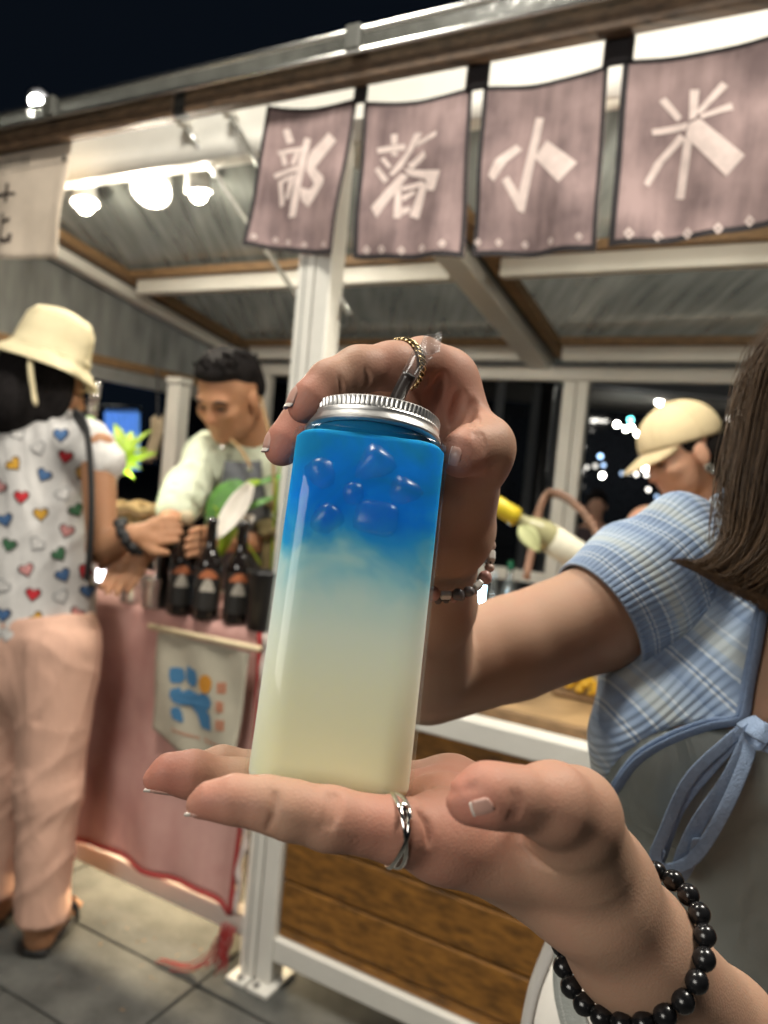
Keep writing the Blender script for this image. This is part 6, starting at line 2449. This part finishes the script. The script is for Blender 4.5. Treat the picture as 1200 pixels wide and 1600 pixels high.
# the drink: cloudy lower layer, blue syrup above
LQ = bpy.data.materials.new('layered_blue_drink')
LQ.use_nodes = True
n, l = nodes_of(LQ)
b = n['Principled BSDF']
b.inputs['Roughness'].default_value = .5
b.inputs['Specular IOR Level'].default_value = 0.0
b.inputs['Subsurface Weight'].default_value = 1.0
b.inputs['Subsurface Radius'].default_value = (1.0, 1.0, .9)
b.inputs['Subsurface Scale'].default_value = .004
tc = n.new('ShaderNodeTexCoord')
sx = n.new('ShaderNodeSeparateXYZ')
l.new(tc.outputs['Object'], sx.inputs[0])
nz = n.new('ShaderNodeTexNoise')
nz.inputs['Scale'].default_value = 30
nz.inputs['Detail'].default_value = 3.0
nz.inputs['Distortion'].default_value = 1.2
l.new(tc.outputs['Object'], nz.inputs['Vector'])
nb = n.new('ShaderNodeMath')
nb.operation = 'SUBTRACT'
nb.inputs[1].default_value = .5
l.new(nz.outputs['Fac'], nb.inputs[0])
tz = n.new('ShaderNodeMath')
tz.operation = 'DIVIDE'
tz.inputs[1].default_value = float(JL)
l.new(sx.outputs['Z'], tz.inputs[0])
# mixing is strongest where the layers meet
am = n.new('ShaderNodeMapRange')
am.inputs['From Min'].default_value = .45
am.inputs['From Max'].default_value = .72
am.inputs['To Min'].default_value = .03
am.inputs['To Max'].default_value = .5
l.new(tz.outputs[0], am.inputs['Value'])
mm = n.new('ShaderNodeMath')
mm.operation = 'MULTIPLY_ADD'
l.new(nb.outputs[0], mm.inputs[0])
l.new(am.outputs[0], mm.inputs[1])
l.new(tz.outputs[0], mm.inputs[2])
rp = n.new('ShaderNodeValToRGB')
el = rp.color_ramp.elements
st_ = [(0, (.93, .91, .60, 1)), (.28, (.91, .92, .69, 1)), (.42, (.82, .89, .76, 1)), (.52, (.66, .82, .77, 1)), (.59, (.40, .70, .75, 1)), (.65, (.14, .50, .72, 1)), (.71, (.035, .36, .76, 1)), (.79, (.01, .23, .78, 1)), (.89, (.01, .20, .62, 1)), (1.0, (.012, .19, .42, 1))]
while len(el) < len(st_):
    el.new(.5)
for e, (p_, c_) in zip(el, st_):
    e.position = p_
    e.color = c_
l.new(mm.outputs[0], rp.inputs['Fac'])
l.new(rp.outputs[0], b.inputs['Base Color'])
RL = RJ - .0014
o = squarish([(.001, .0016, 0), (RJ - .006, .0018, 0), (RL - .001, .003, 0), (RL, .006, 0), (RL, JL * .35, 0), (RL, JL * .7, 0), (RL, JL - .004, 0), (RL - .0015, JL - .0022, 0), (RL - .003, JL - .0015, .4), (.0258, JL - .001, 1), (.0256, JL + .006, 1), (.001, JL + .006, 1)], 128).build('drink', LQ, None, True)
jput(o)
# ice cubes pressed against the wall in the blue layer
ICE = film('ice', (.84, .93, .98), gloss=.012, rough=.3, haze=.05, hazecol=(.3, .7, .9))
fsg = -1.0 if (np.array(ry) @ fw) > 0 else 1.0     # which local y faces the viewer
for (x_, zf, sz, rot) in ((-.016, .86, .0075, .3), (.002, .90, .009, .9), (.015, .84, .0075, .2), (.006, .745, .009, 1.1), (-.013, .735, .0075, .5), (-.004, .81, .006, 1.4)):
    c = np.array([x_, fsg * (RL - sz * .62), JL * zf])
    q = Quaternion((random.gauss(0, 1), random.gauss(0, 1), random.gauss(0, 1), random.gauss(0, 1))).normalized().to_matrix()
    ex, ey, ez = [np.array(q.col[i]) * sz for i in range(3)]
    o = MB().obb(c, ex, ey * .9, ez * .8).build('ice_cube', ICE, None, True, bevel=.0042)
    jput(o)
# lid: knurled upper edge, rolled lower flange
NL = 360
z0 = JL + .0040
prof = [(.0278, z0), (.0288, z0 + .0004), (.0291, z0 + .0012), (.0288, z0 + .0022), (.0282, z0 + .0034), (.0279, z0 + .0044), (.0281, z0 + .0054), (.0278, z0 + .0060), (.0280, z0 + .0064), (.0281, z0 + .0090), (.0279, z0 + .0098), (.0272, z0 + .0103), (.0262, z0 + .0102), (.001, z0 + .0098)]


def knurl(i, j, r_):
    return r_ - (.00055 if (j % 4) < 2 else 0) * (1 if 8 <= i <= 9 else 0)


LIDM = M('brushed_lid_aluminium', (.86, .85, .83), .40, 0.92, var=.05, scale=80, bump=.04, bscale=600)
jput(MB().lathe(prof, (0, 0, 0), zz, NL, knurl).build('screw_lid', LIDM, None, True))
o = bpy.data.objects['screw_lid']
o.modifiers.new('edge', 'EDGE_SPLIT').split_angle = R(35)

# straw in its clear wrapper, clamped between finger and lid
sw = thing('wrapped_straw', P(640, 600, .34), 'dark straw in clear plastic wrapper clamped behind the lid', 'straw')
sp = smooth_path(pp([(604, 660, .330), (622, 620, .3265), (640, 585, .3235)]), 12)
MB().tube(sp, .0031, 14).build('straw', M('dark_brown_straw', (.03, .022, .02), .3), sw, True)
MB().lathe([(.0031, 0), (.0022, .0003)], sp[-1], sp[-1] - sp[-2], 14).build('straw_mouth', BLACKM, sw, True)
WRP = film('crinkled_clear_wrapper', (.95, .95, .95), gloss=.3, rough=.12, haze=.14, hazecol=(.9, .9, .9), bump=.9, bscale=420)
wp = smooth_path(pp([(604, 660, .330), (622, 620, .3265), (642, 582, .3235), (655, 560, .322), (664, 548, .3215)]), 22)
fl = np.interp(np.linspace(0, 1, 22), [0, .6, .8, 1], [.85, .8, .5, .14])
wr_ = np.interp(np.linspace(0, 1, 22), [0, .6, .8, 1], [.0034, .0036, .0040, .0045])
MB().tube(wp, wr_, 20, caps=False, flat=fl, twist=fw).build('wrapper', film('smooth_clear_wrapper', (.96, .96, .96), gloss=.05, rough=.08, haze=.04, hazecol=(.9, .9, .9)), sw, True)
G = []
a0, a1, b0, b1 = P(648, 557, .3205), P(687, 549, .3215), P(663, 524, .319), P(691, 520, .320)
for i in range(40):
    t = i / 39
    row = []
    for j in range(16):
        s = j / 15
        q = (a0 + (a1 - a0) * s) * (1 - t) + (b0 + (b1 - b0) * s) * t
        row.append(q + fw * (.0006 * math.sin(t * 62) + .0007 * math.sin(s * 9 + t * 3)))
    G.append(row)
MB().grid(G).build('crimped_end', WRP, sw, True)
G = []
for i in range(12):
    t = i / 11
    row = []
    for j in range(12):
        s = j / 11
        lo_ = wp[-4] + (wp[-4] - wp[-3]) * .2 + cr * (.0085 * (s - .5))
        q = lo_ + (a0 + (a1 - a0) * s - lo_) * t
        row.append(q + fw * .0012 * math.sin(s * 13 + t * 8) * (1 - t * .5))
    G.append(row)
MB().grid(G).build('wrapper_fold', WRP, sw, True)
